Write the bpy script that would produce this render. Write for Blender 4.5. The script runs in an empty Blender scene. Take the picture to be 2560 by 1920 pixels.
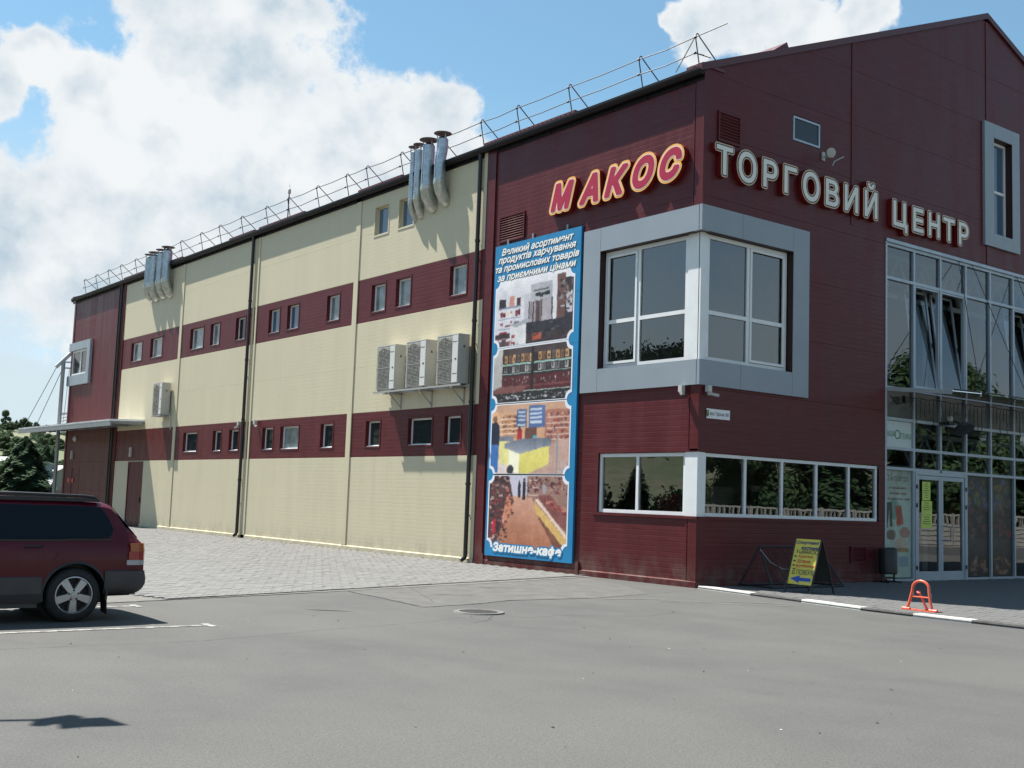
import bpy, bmesh, math, random
import numpy as np
from mathutils import Vector, Matrix
random.seed(7)
SC = bpy.context.scene
COL = SC.collection
R = math.radians

# ---------------------------------------------------------------- camera
CAMP = Vector((-17.37, -16.36, 1.6))
AX = Vector((0.78999, -0.61199, 0.03531)).normalized()      # picture right
FW = Vector((0.60611, 0.78904, 0.10033)).normalized()       # view direction
yaw, pit, rol = 0.65499352, 0.10050304, 0.03550317
fwd = Vector((math.sin(yaw)*math.cos(pit), math.cos(yaw)*math.cos(pit), math.sin(pit)))
rt = Vector((math.cos(yaw), -math.sin(yaw), 0)); up = rt.cross(fwd)
rt2 = rt*math.cos(rol) + up*math.sin(rol); up2 = -rt*math.sin(rol) + up*math.cos(rol)
cd = bpy.data.cameras.new('camera'); cam = bpy.data.objects.new('camera', cd); COL.objects.link(cam)
cam.matrix_world = Matrix(((rt2.x, up2.x, -fwd.x, CAMP.x), (rt2.y, up2.y, -fwd.y, CAMP.y), (rt2.z, up2.z, -fwd.z, CAMP.z), (0, 0, 0, 1)))
cd.sensor_width = 36; cd.lens = 2903.6/2560*36; cd.clip_start = .1; cd.clip_end = 6000
SC.camera = cam

# ---------------------------------------------------------------- light, sky, exposure
SUN = Vector((-0.40, 1.07, 2.05)).normalized()      # towards the sun
sl = bpy.data.lights.new('sun', 'SUN'); sl.energy = 5.0; sl.angle = R(.55); sl.color = (1, .955, .88)
so = bpy.data.objects.new('sun', sl); COL.objects.link(so); so.rotation_euler = SUN.to_track_quat('Z', 'Y').to_euler()
so.location = (0, 0, 60)
SC.view_settings.view_transform = 'Standard'; SC.view_settings.look = 'None'
SC.view_settings.gamma = 1; SC.view_settings.use_curve_mapping = False
SC.view_settings.exposure = 1.15
try:
    SC.cycles.max_bounces = 7; SC.cycles.transparent_max_bounces = 12; SC.cycles.caustics_reflective = False; SC.cycles.caustics_refractive = False
except Exception: pass

class NG:
    """small helper to write node graphs as expressions"""
    def __init__(s, nt): s.nt = nt; s.n = nt.nodes; s.l = nt.links
    def _in(s, sock, v):
        if isinstance(v, bpy.types.NodeSocket): s.l.new(v, sock)
        elif v is not None: sock.default_value = v
    def m(s, op, a, b=None, c=None, clamp=False):
        n = s.n.new('ShaderNodeMath'); n.operation = op; n.use_clamp = clamp
        s._in(n.inputs[0], a); s._in(n.inputs[1], b); s._in(n.inputs[2], c); return n.outputs[0]
    def v(s, op, a, b=None, out=0):
        n = s.n.new('ShaderNodeVectorMath'); n.operation = op; s._in(n.inputs[0], a); s._in(n.inputs[1], b); return n.outputs[out]
    def vs(s, a, k):
        n = s.n.new('ShaderNodeVectorMath'); n.operation = 'SCALE'; s._in(n.inputs[0], a); s._in(n.inputs[3], k); return n.outputs[0]
    def mr(s, v, a, b, c=0., d=1., smooth=True):
        n = s.n.new('ShaderNodeMapRange'); n.interpolation_type = 'SMOOTHSTEP' if smooth else 'LINEAR'; n.clamp = True
        s._in(n.inputs[0], v); s._in(n.inputs[1], a); s._in(n.inputs[2], b); s._in(n.inputs[3], c); s._in(n.inputs[4], d); return n.outputs[0]
    def noise(s, vec, scale, detail=4, rough=.5, dist=0, col=False):
        n = s.n.new('ShaderNodeTexNoise'); s._in(n.inputs['Vector'], vec); s._in(n.inputs['Scale'], scale)
        n.inputs['Detail'].default_value = detail; n.inputs['Roughness'].default_value = rough; n.inputs['Distortion'].default_value = dist
        return n.outputs[1 if col else 0]
    def mix(s, f, a, b):
        n = s.n.new('ShaderNodeMix'); n.data_type = 'RGBA'; s._in(n.inputs[0], f)
        for sock, v in ((n.inputs[6], a), (n.inputs[7], b)):
            if isinstance(v, tuple) and len(v) == 3: v = v + (1,)
            s._in(sock, v)
        return n.outputs[2]
    def geo(s, out='Position'):
        return s.n.new('ShaderNodeNewGeometry').outputs[out]
    def sep(s, v):
        n = s.n.new('ShaderNodeSeparateXYZ'); s._in(n.inputs[0], v); return n.outputs

def pixdir(x, y):
    return (rt2*(x-1280) - up2*(y-960) + fwd*2903.6).normalized()

W = bpy.data.worlds.new('World'); SC.world = W; W.use_nodes = True
g = NG(W.node_tree); g.n.clear()
sky = g.n.new('ShaderNodeTexSky'); sky.sky_type = 'NISHITA'; sky.sun_disc = False
sky.sun_elevation = math.asin(SUN.z); sky.sun_rotation = math.atan2(SUN.x, SUN.y)
sky.altitude = 300; sky.air_density = 1.0; sky.dust_density = .6; sky.ozone_density = 1.6
D = g.n.new('ShaderNodeTexCoord').outputs['Generated']
D = g.v('NORMALIZE', D)
n2 = g.noise(g.v('ADD', D, (3.1, 7.7, 1.3)), 14, 10, .62)
n3 = g.noise(g.v('ADD', D, (8.1, 2.7, 6.3)), 48, 6, .6)
warp = g.v('ADD', D, g.vs(g.v('SUBTRACT', g.noise(D, 8, 5, .6, 0, True), (.5, .5, .5)), .11))
blobs = [(560, 40, 300), (400, 330, 270), (700, 300, 330), (950, 330, 200), (1080, 300, 105), (1150, 430, 120), (780, 40, 130),
         (170, 560, 250), (430, 620, 360), (760, 620, 330), (120, 180, 90), (20, 250, 90), (230, 230, 100), (0, 480, 150), (-120, 600, 220),
         (1770, 70, 120), (1890, 20, 140), (2050, 60, 115), (2180, 40, 75), (1680, 60, 60), (1010, 480, 200)]
f = None
for x, y, r in blobs:
    c = pixdir(x, y); rr = r/2903.6
    dd = g.v('DISTANCE', warp, tuple(c), out=1)
    q = g.m('MULTIPLY_ADD', dd, -1/rr, 1.0)
    f = q if f is None else g.m('SMOOTH_MAX', f, q, .10)
away = g.mr(g.v('DOT_PRODUCT', D, tuple(fwd), out=1), .90, .80)
dz = g.sep(D)[2]
flat = g.v('MULTIPLY', D, (1, 1, 1.6))
gen = g.m('SUBTRACT', g.m('MULTIPLY', g.m('SUBTRACT', g.noise(flat, 2.6, 9, .57, .3), .585), 5.0), g.m('MULTIPLY', g.m('SUBTRACT', 1.0, away), 9.0))
f = g.m('MAXIMUM', g.m('MINIMUM', f, .55), gen)
f = g.m('ADD', f, g.m('MULTIPLY_ADD', n2, 1.7, -.88))
f = g.m('ADD', f, g.m('MULTIPLY_ADD', n3, .40, -.20))
alpha = g.mr(f, -.02, .26)
lowhaze = g.mr(dz, .36, .10, 0., .95)
thin = g.m('MULTIPLY', g.mr(g.noise(g.v('ADD', flat, (9, 2, 5)), 7, 7, .6), .22, .58), lowhaze)
# cloud shading: lit rims and tops, blue grey hollows
LV = Vector((-.2, .1, 1)).normalized()
rel = g.m('SUBTRACT', g.noise(g.v('ADD', D, tuple(LV*.034)), 7.0, 5, .50), g.noise(D, 7.0, 5, .50))
rel2 = g.m('SUBTRACT', g.noise(g.v('ADD', D, tuple(LV*.009)), 30, 5, .6), g.noise(D, 30, 5, .6))
relief = g.m('ADD', g.m('MULTIPLY', rel, -6.0), g.m('MULTIPLY', rel2, -.8))
big = g.mr(g.noise(g.v('ADD', D, (1.5, 4.2, 9.9)), 6.5, 5, .55), .38, .62)
shade = g.m('ADD', g.m('MULTIPLY_ADD', big, .62, .12), relief, clamp=True)
core = g.mr(f, .10, .80)
dark = g.m('MULTIPLY', g.m('SUBTRACT', 1.0, shade), g.m('MULTIPLY_ADD', core, .8, .2))
ccol = g.mix(dark, (5.75, 5.95, 6.05), (3.15, 3.95, 4.6))
gm = g.n.new('ShaderNodeMix'); gm.data_type = 'RGBA'; gm.blend_type = 'MULTIPLY'; gm.inputs[0].default_value = 1
g.l.new(sky.outputs[0], gm.inputs[6]); g.l.new(g.mix(g.mr(dz, .04, .30), (.96, .98, 1.10), (.74, 1.03, 1.0)), gm.inputs[7])
skyc = g.mix(thin, gm.outputs[2], (4.3, 5.1, 5.5))
skyc = g.mix(.10, skyc, (4.4, 5.3, 5.7))
allc = g.mix(alpha, skyc, ccol)
bg = g.n.new('ShaderNodeBackground'); g.l.new(allc, bg.inputs[0]); bg.inputs[1].default_value = .07
wo = g.n.new('ShaderNodeOutputWorld'); g.l.new(bg.outputs[0], wo.inputs[0])
try: W.cycles.sampling_method = 'MANUAL'; W.cycles.sample_map_resolution = 512
except Exception: pass

# ---------------------------------------------------------------- materials
MATS = {}
def mat(name, col, rough=.5, metal=0., spec=.5, var=0., vscale=3., bump=0., bscale=60., coat=0., col2=None, stretch=None, vdet=5):
    if name in MATS: return MATS[name]
    m = bpy.data.materials.new(name); m.use_nodes = True; MATS[name] = m
    g = NG(m.node_tree); b = g.n['Principled BSDF']
    b.inputs['Roughness'].default_value = rough; b.inputs['Metallic'].default_value = metal
    b.inputs['Specular IOR Level'].default_value = spec; b.inputs['Coat Weight'].default_value = coat; b.inputs['Coat Roughness'].default_value = .06
    c = tuple(col)+(1,)
    if var or col2:
        p = g.geo()
        if stretch: p = g.v('MULTIPLY', p, stretch)
        f = g.mr(g.noise(p, vscale, vdet, .6), .3, .7)
        lo = tuple(x*(1-var) for x in col); hi = tuple(col2) if col2 else tuple(min(1, x*(1+var)) for x in col)
        g.l.new(g.mix(f, lo, hi), b.inputs['Base Color'])
        r2 = g.mr(g.noise(p, vscale*2.3, 4, .6), .3, .7, max(0, rough-.06), min(1, rough+.08)); g.l.new(r2, b.inputs['Roughness'])
    else: b.inputs['Base Color'].default_value = c
    if bump:
        bn = g.n.new('ShaderNodeBump'); bn.inputs['Strength'].default_value = bump; bn.inputs['Distance'].default_value = .01
        g.l.new(g.noise(g.geo(), bscale, 4, .6), bn.inputs['Height']); g.l.new(bn.outputs[0], b.inputs['Normal'])
    return m

def glass_mat(name, tint=(.62, .68, .68), refl=1.75, rough=.0):
    m = bpy.data.materials.new(name); m.use_nodes = True; g = NG(m.node_tree); g.n.clear()
    t = g.n.new('ShaderNodeBsdfTransparent'); t.inputs[0].default_value = tint+(1,)
    gl = g.n.new('ShaderNodeBsdfGlossy'); gl.inputs['Roughness'].default_value = rough; gl.inputs[0].default_value = (.93, .97, 1, 1)
    fr = g.n.new('ShaderNodeFresnel'); fr.inputs[0].default_value = refl
    bn = g.n.new('ShaderNodeBump'); bn.inputs['Strength'].default_value = .035; bn.inputs['Distance'].default_value = .05
    g.l.new(g.noise(g.geo(), 1.1, 2, .4), bn.inputs['Height']); g.l.new(bn.outputs[0], gl.inputs['Normal'])
    mx = g.n.new('ShaderNodeMixShader'); g.l.new(fr.outputs[0], mx.inputs[0]); g.l.new(t.outputs[0], mx.inputs[1]); g.l.new(gl.outputs[0], mx.inputs[2])
    o = g.n.new('ShaderNodeOutputMaterial'); g.l.new(mx.outputs[0], o.inputs[0]); MATS[name] = m; return m

def vcol_mat(name, rough=.4, var=True):
    m = bpy.data.materials.new(name); m.use_nodes = True; g = NG(m.node_tree); b = g.n['Principled BSDF']
    a = g.n.new('ShaderNodeVertexColor'); a.layer_name = 'print'; g.l.new(a.outputs[0], b.inputs['Base Color'])
    b.inputs['Roughness'].default_value = rough; MATS[name] = m; return m

def paint_mat(name, col, rough, var, dirt):
    """painted steel cladding: slightly faded streaks running down, fine dust"""
    m = bpy.data.materials.new(name); m.use_nodes = True; g = NG(m.node_tree); b = g.n['Principled BSDF']; b.inputs['Specular IOR Level'].default_value = .28
    p = g.geo()
    s1 = g.mr(g.noise(g.v('MULTIPLY', p, (1, 1, .12)), 2.2, 6, .62), .3, .72)
    s2 = g.mr(g.noise(g.v('MULTIPLY', p, (1.3, 1.3, 9)), 1.1, 4, .55), .35, .7)
    c = g.mix(s1, tuple(x*(1-var) for x in col), tuple(x*(1+var) for x in col))
    c = g.mix(g.m('MULTIPLY', s2, .10), c, dirt)
    zz = g.sep(p)[2]; sp_ = g.m('MULTIPLY', g.mr(zz, .75, .0), g.mr(g.noise(g.v('MULTIPLY', p, (1, 1, .6)), 3.2, 6, .65), .35, .7))
    c = g.mix(g.m('MULTIPLY', sp_, .38), c, (.20, .18, .145))
    run = g.mr(g.noise(g.v('MULTIPLY', p, (6, 6, .10)), 1.0, 4, .6), .62, .78); c = g.mix(g.m('MULTIPLY', run, .22), c, tuple(x*.55 for x in dirt))
    g.l.new(c, b.inputs['Base Color'])
    g.l.new(g.mr(s1, 0, 1, rough-.05, rough+.08), b.inputs['Roughness'])
    bn = g.n.new('ShaderNodeBump'); bn.inputs['Strength'].default_value = .12; bn.inputs['Distance'].default_value = .02
    g.l.new(g.noise(g.v('MULTIPLY', p, (.35, .35, 1.2)), 1.0, 2, .4), bn.inputs['Height']); g.l.new(bn.outputs[0], b.inputs['Normal'])
    MATS[name] = m; return m

RED = paint_mat('wine_red_steel', (.084, .0105, .0140), .40, .12, (.16, .07, .06))
CREAM = paint_mat('cream_steel', (.545, .495, .355), .45, .03, (.50, .44, .33))
GREYP = mat('grey_cassette_panel', (.25, .29, .33), .36, var=.04, vscale=.9)
WHITE = mat('white_frame', (.72, .74, .75), .35, var=.03, vscale=3)
ALU = mat('silver_frame', (.36, .42, .48), .38, .3, var=.05, vscale=2)
DARK = mat('dark_gutter', (.007, .005, .007), .5, spec=.2)
DPIPE = mat('dark_brown_downpipe', (.016, .010, .008), .38)
ROOF = mat('roof_tile_red', (.10, .02, .022), .42, var=.12, vscale=3)
STEEL = mat('painted_steel_grey', (.25, .27, .28), .45, .4, var=.08, vscale=3)
GALV = mat('galvanised_sheet', (.42, .49, .54), .40, .75, var=.16, vscale=9, bump=.12, bscale=30)
GALVR = mat('galvanised_elbow', (.46, .47, .43), .34, .7, var=.18, vscale=7)
WIRE = mat('railing_steel', (.05, .055, .06), .5, .3)
GLASS = glass_mat('window_glass', (.70, .75, .75), 2.25)
GLASSD = glass_mat('facade_glass', (.50, .55, .56), 2.05)
PANE = mat('small_pane', (.020, .028, .032), .03, spec=.5)
PANEC = mat('curtained_pane', (.20, .24, .25), .05, spec=.7, var=.35, vscale=2.5)
PANEB = mat('blue_pane', (.07, .12, .18), .03, spec=.8)
INT = mat('interior_plaster', (.30, .29, .265), .8, var=.05)
INTD = mat('interior_dark', (.10, .10, .09), .8, var=.3, vscale=1.3)
BLACK = mat('black_steel', (.012, .012, .013), .45)
ACW = mat('air_conditioner_casing', (.46, .45, .41), .42, var=.06, vscale=4)
ACG = mat('air_conditioner_grille', (.30, .29, .26), .55, var=.15, vscale=14)
LAMPW = mat('white_plastic', (.48, .48, .46), .35)
LAMPG = mat('white_shade', (.36, .37, .36), .3)

# ---------------------------------------------------------------- object helpers
class MB:
    def __init__(s): s.v = []; s.f = []; s.mi = []; s.cur = 0
    def add(s, vs, fs):
        k = len(s.v); s.v += [tuple(p) for p in vs]; s.f += [tuple(i+k for i in f) for f in fs]; s.mi += [s.cur]*len(fs); return s
    def quad(s, a, b, c, d): return s.add([a, b, c, d], [(0, 1, 2, 3)])
    def box(s, a, b):
        x0, y0, z0 = a; x1, y1, z1 = b
        if x0 > x1: x0, x1 = x1, x0
        if y0 > y1: y0, y1 = y1, y0
        if z0 > z1: z0, z1 = z1, z0
        return s.add([(x0, y0, z0), (x1, y0, z0), (x1, y1, z0), (x0, y1, z0), (x0, y0, z1), (x1, y0, z1), (x1, y1, z1), (x0, y1, z1)],
                     [(3, 2, 1, 0), (4, 5, 6, 7), (0, 1, 5, 4), (1, 2, 6, 5), (2, 3, 7, 6), (3, 0, 4, 7)])
    def wbox(s, w, a0, a1, z0, z1, n0, n1):
        """box on a wall: w='s' side wall (x=0, outward -x), 'f' front wall (y=0, outward -y)"""
        if w == 's': return s.box((-n0, a0, z0), (-n1, a1, z1))
        return s.box((a0, -n0, z0), (a1, -n1, z1))
    def prism(s, pts, ex):
        ex = Vector(ex); n = len(pts); P = [Vector(p) for p in pts]
        return s.add(P+[p+ex for p in P], [tuple(range(n))[::-1], tuple(range(n, 2*n))]+[(i, (i+1) % n, (i+1) % n+n, i+n) for i in range(n)])
    def tube(s, path, r, seg=8, cap=True, radii=None):
        P = [Vector(p) for p in path]; rings = []; k = len(s.v); prev = None
        for i, p in enumerate(P):
            t = (P[min(i+1, len(P)-1)]-P[max(i-1, 0)]).normalized()
            if prev is None:
                a = Vector((0, 0, 1)) if abs(t.z) < .9 else Vector((1, 0, 0)); u = t.cross(a).normalized()
            else: u = (prev - t*prev.dot(t)).normalized()
            prev = u; w = t.cross(u); rr = radii[i] if radii else r
            rings.append([p+(u*math.cos(2*math.pi*j/seg)+w*math.sin(2*math.pi*j/seg))*rr for j in range(seg)])
        vs = [p for q in rings for p in q]; fs = []
        for i in range(len(P)-1):
            for j in range(seg):
                a = i*seg+j; b = i*seg+(j+1) % seg; fs.append((a, b, b+seg, a+seg))
        if cap: fs += [tuple(range(seg))[::-1], tuple(range((len(P)-1)*seg, len(P)*seg))]
        return s.add(vs, fs)
    def bar(s, a, b, w, h=None):
        h = h or w; a = Vector(a); b = Vector(b); t = (b-a).normalized(); q = Vector((0, 0, 1)) if abs(t.z) < .9 else Vector((0, 1, 0))
        u = t.cross(q).normalized()*w/2; v = t.cross(u).normalized()*h/2
        P = [a-u-v, a+u-v, a+u+v, a-u+v]; Q = [p+(b-a) for p in P]
        return s.add(P+Q, [(3, 2, 1, 0), (4, 5, 6, 7), (0, 1, 5, 4), (1, 2, 6, 5), (2, 3, 7, 6), (3, 0, 4, 7)])
    def lathe(s, o, ax, prof, seg=24):
        """prof = (radius, height along ax)"""
        o = Vector(o); ax = Vector(ax).normalized(); a = Vector((0, 0, 1)) if abs(ax.z) < .9 else Vector((1, 0, 0)); u = ax.cross(a).normalized(); w = ax.cross(u)
        vs = [o+ax*h+(u*math.cos(2*math.pi*j/seg)+w*math.sin(2*math.pi*j/seg))*r for r, h in prof for j in range(seg)]
        fs = [(i*seg+j, i*seg+(j+1) % seg, (i+1)*seg+(j+1) % seg, (i+1)*seg+j) for i in range(len(prof)-1) for j in range(seg)]
        return s.add(vs, fs)

def mesh_of(mb, name, mats, root=None, smooth=False):
    me = bpy.data.meshes.new(name); vs = mb.v
    if root is not None:
        inv = root.matrix_basis.inverted(); vs = [tuple(inv @ Vector(p)) for p in vs]
    me.from_pydata(vs, [], mb.f)
    for m in (mats if isinstance(mats, (list, tuple)) else [mats]): me.materials.append(m)
    if any(mb.mi): me.polygons.foreach_set('material_index', mb.mi)
    if smooth:
        me.polygons.foreach_set('use_smooth', [True]*len(me.polygons))
        try: me.set_sharp_from_angle(angle=R(40))
        except Exception: pass
    me.update(); return me
def rootof(o):
    while o.parent: o = o.parent
    return o
def part(name, mb, mats, parent, smooth=False, label=None, kind=None):
    me = mesh_of(mb, name, mats, rootof(parent), smooth); o = bpy.data.objects.new(name, me); COL.objects.link(o); o.parent = parent
    if label: o['label'] = label
    if kind: o['kind'] = kind
    return o
def thing(name, loc, label, cat, group=None, kind=None):
    o = bpy.data.objects.new(name, None); COL.objects.link(o); o.matrix_basis = Matrix.Translation(Vector(loc)); o.empty_display_size = .2
    if label: o['label'] = label
    if cat: o['category'] = cat
    if group: o['group'] = group
    if kind: o['kind'] = kind
    return o
def solo(name, mb, mats, loc, label=None, cat=None, group=None, kind=None, smooth=False):
    t = bpy.data.objects.new(name, None); t.matrix_basis = Matrix.Translation(Vector(loc))
    me = mesh_of(mb, name, mats, t, smooth); bpy.data.objects.remove(t); o = bpy.data.objects.new(name, me); COL.objects.link(o); o.location = loc
    if label: o['label'] = label
    if cat: o['category'] = cat
    if group: o['group'] = group
    if kind: o['kind'] = kind
    return o
def copy_tree(o, delta, label=None, parent=None):
    c = o.copy(); COL.objects.link(c)
    if parent is None:
        c.matrix_basis = Matrix.Translation(Vector(delta)) @ o.matrix_basis
        if label: c['label'] = label
    else: c.parent = parent
    for ch in list(o.children): copy_tree(ch, delta, None, c)
    return c

_tc = {}
def glyphs(s, offset=0., shear=0.):
    key = (s, offset, shear)
    if key in _tc: return _tc[key]
    c = bpy.data.curves.new('t', 'FONT'); c.body = s; c.offset = offset; c.shear = shear; c.resolution_u = 5
    o = bpy.data.objects.new('t', c); COL.objects.link(o); bpy.context.view_layer.update()
    ev = o.evaluated_get(bpy.context.evaluated_depsgraph_get()); me = ev.to_mesh()
    vs = [(v.co.x, v.co.y) for v in me.vertices]; fs = [tuple(p.vertices) for p in me.polygons]; ev.to_mesh_clear()
    bpy.data.objects.remove(o); bpy.data.curves.remove(c); _tc[key] = (vs, fs); return vs, fs
def place2d(w, u, z, n, right=None, org=None):
    if w == 's': return (-n, u, z)
    return (u, -n, z)
def text_fit(mb, s, w, a0, a1, z0, z1, n, offset=0., shear=0., thick=0., ref=None, slope=0.):
    """text laid on a wall, its unoffset glyph box stretched to a0..a1 (left to right as read) x z0..z1"""
    v0, _ = glyphs(ref or s, 0., shear); xs = [p[0] for p in v0]; ys = [p[1] for p in v0]
    x0, x1, y0, y1 = min(xs), max(xs), min(ys), max(ys)
    vs, fs = glyphs(s, offset, shear)
    tr = lambda p, nn: place2d(w, a0+(p[0]-x0)/(x1-x0)*(a1-a0), z0+(p[1]-y0)/(y1-y0)*(z1-z0), nn)
    if not thick: mb.add([tr(p, n) for p in vs], fs); return
    k = len(vs); edges = {}
    for f in fs:
        for i in range(len(f)):
            e = (f[i], f[(i+1) % len(f)]); edges[e] = 1
    side = [(a, b, b+k, a+k) for (a, b) in edges if (b, a) not in edges]
    mb.add([tr(p, n) for p in vs]+[tr(p, n-thick) for p in vs], fs+side)

_sd = {}
def field_of(s, shear, W_, H_, cell, pad):
    key = (s, shear, round(W_, 4), round(H_, 4), cell, pad)
    if key in _sd: return _sd[key]
    vs, fs = glyphs(s, 0., shear); xs = [p[0] for p in vs]; ys = [p[1] for p in vs]; x0, x1, y0, y1 = min(xs), max(xs), min(ys), max(ys)
    idx = {}; cnt = {}; P_ = []
    def vid(i):
        p = (round((vs[i][0]-x0)/(x1-x0)*W_, 5), round((vs[i][1]-y0)/(y1-y0)*H_, 5))
        if p not in idx: idx[p] = len(P_); P_.append(p)
        return idx[p]
    for f in fs:
        q = [vid(i) for i in f]
        for a, b in zip(q, q[1:]+q[:1]):
            if a != b: k = (min(a, b), max(a, b)); cnt[k] = cnt.get(k, 0)+1
    P_ = np.array(P_); E_ = np.array([k for k, c in cnt.items() if c % 2 == 1]); A = P_[E_[:, 0]]; Bp = P_[E_[:, 1]]
    gx = np.arange(-pad, W_+pad+cell, cell); gy = np.arange(-pad, H_+pad+cell, cell); F = np.empty((len(gy), len(gx))); d = Bp-A; L2 = (d**2).sum(1)+1e-12
    for c0 in range(0, len(gx), 40):
        X = gx[c0:c0+40]; lo, hi = X[0]-pad*2.2, X[-1]+pad*2.2
        m_ = (np.maximum(A[:, 0], Bp[:, 0]) >= lo) & (np.minimum(A[:, 0], Bp[:, 0]) <= hi)
        GX, GY = np.meshgrid(X+1e-6, gy+1.3e-6); Q = np.stack([GX.ravel(), GY.ravel()], 1)
        if not m_.any(): F[:, c0:c0+40] = pad*2; continue
        a_, d_, l_ = A[m_], d[m_], L2[m_]; b_ = Bp[m_]
        t = np.clip(((Q[:, None]-a_)*d_).sum(2)/l_, 0, 1); D_ = np.sqrt((((Q[:, None]-a_)-t[..., None]*d_)**2).sum(2)).min(1)
        # parity along +y so that only these segments matter
        c_ = (a_[:, 0] > Q[:, None, 0]) != (b_[:, 0] > Q[:, None, 0]); den = np.where(np.abs(d_[:, 0]) < 1e-12, 1e-12, d_[:, 0]); yy = a_[:, 1]+(Q[:, None, 0]-a_[:, 0])/den*d_[:, 1]
        ins = ((c_ & (yy > Q[:, None, 1])).sum(1) % 2) == 1
        F[:, c0:c0+40] = np.where(ins, -D_, D_).reshape(GX.shape)
    _sd[key] = (gx, gy, F); return _sd[key]
def text_sdf(mb, s, a0, a1, z0, z1, tr, offset=0., shear=0., thick=0., cell=.012, n=0., pad=.14):
    """lettering grown by `offset` metres; a0..a1, z0..z1 bound the ungrown glyphs; tr(u, z, n) places a point"""
    W_ = abs(a1-a0); sg = 1 if a1 > a0 else -1; gx, gy, F = field_of(s, shear, W_, z1-z0, cell, pad); G = F-offset; h, w = G.shape
    put = lambda x, y, nn: tr(a0+sg*x, z0+y, nn); neg = G < 0; full = neg[:-1, :-1] & neg[1:, :-1] & neg[:-1, 1:] & neg[1:, 1:]; any_ = neg[:-1, :-1] | neg[1:, :-1] | neg[:-1, 1:] | neg[1:, 1:]
    for j in range(h-1):
        i = 0
        while i < w-1:
            if full[j, i]:
                k = i
                while k < w-1 and full[j, k]: k += 1
                mb.add([put(gx[i], gy[j], n), put(gx[k], gy[j], n), put(gx[k], gy[j+1], n), put(gx[i], gy[j+1], n)], [(0, 1, 2, 3)]); i = k; continue
            if any_[j, i]:
                cs = [(gx[i], gy[j], G[j, i]), (gx[i+1], gy[j], G[j, i+1]), (gx[i+1], gy[j+1], G[j+1, i+1]), (gx[i], gy[j+1], G[j+1, i])]; poly = []; cr_ = []
                for (xa, ya, va), (xb, yb, vb) in zip(cs, cs[1:]+cs[:1]):
                    if va < 0: poly.append((xa, ya))
                    if (va < 0) != (vb < 0): t = va/(va-vb); p = (xa+(xb-xa)*t, ya+(yb-ya)*t); poly.append(p); cr_.append(p)
                if len(poly) > 2: mb.add([put(x, y, n) for x, y in poly], [tuple(range(len(poly)))])
                if thick and len(cr_) >= 2: mb.quad(put(*cr_[0], n), put(*cr_[1], n), put(*cr_[1], n-thick), put(*cr_[0], n-thick))
            i += 1

# ---------------------------------------------------------------- ground
def hillh(x, y):
    dx, dy = x-CAMP.x, y-CAMP.y; r = math.hypot(dx, dy); az = math.degrees(math.atan2(dx, dy))      # 0 = north (+y), clockwise to +x
    def bump(c, w): 
        d = (az-c+180) % 360-180; return math.exp(-(d/w)**2)
    el = 1.55 + .85*bump(12, 10) + 4.9*bump(-38, 30) + 4.5*bump(-80, 30) + 2.6*bump(150, 60)
    top = 420*math.tan(R(el))
    t = min(1, max(0, (r-215)/(430-215))); t = t*t*(3-2*t)
    far = max(0, r-520)*.012
    return top*t + far - 1.2*min(1, max(0, (r-62)/30))*(1-t) + (math.sin(x*.031)+math.cos(y*.027+x*.011))*1.6*t
def grass_mat():
    m = bpy.data.materials.new('meadow_ground'); m.use_nodes = True; g = NG(m.node_tree); b = g.n['Principled BSDF']; p = g.geo()
    a = g.mr(g.noise(p, .035, 6, .6), .38, .62); c2 = g.mr(g.noise(p, .3, 6, .65), .3, .7)
    c = g.mix(a, (.12, .145, .075), (.19, .18, .115)); c = g.mix(g.m('MULTIPLY', c2, .6), c, (.055, .085, .028))
    g.l.new(c, b.inputs['Base Color']); b.inputs['Roughness'].default_value = .95; return m
def ground():
    mb = MB(); na = 120; rs = [0, 14, 30, 50, 62, 75, 90, 105, 125, 150, 180, 215, 240, 265, 290, 315, 340, 360, 380, 400, 415, 430, 470, 520, 700, 1000, 1600, 3000]
    vs = [(CAMP.x, CAMP.y, -.03)]
    for r in rs[1:]:
        for i in range(na):
            a = 2*math.pi*i/na; x = CAMP.x+r*math.sin(a); y = CAMP.y+r*math.cos(a); vs.append((x, y, hillh(x, y)-.03 if r > 62 else -.03))
    fs = [(0, 1+(i+1) % na, 1+i) for i in range(na)]
    for k in range(len(rs)-2):
        for i in range(na):
            a = 1+k*na+i; b = 1+k*na+(i+1) % na; fs.append((a, b, b+na, a+na))
    mb.add(vs, fs); return solo('terrain', mb, grass_mat(), (0, 0, 0), kind='structure', smooth=True)
ground()

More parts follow.
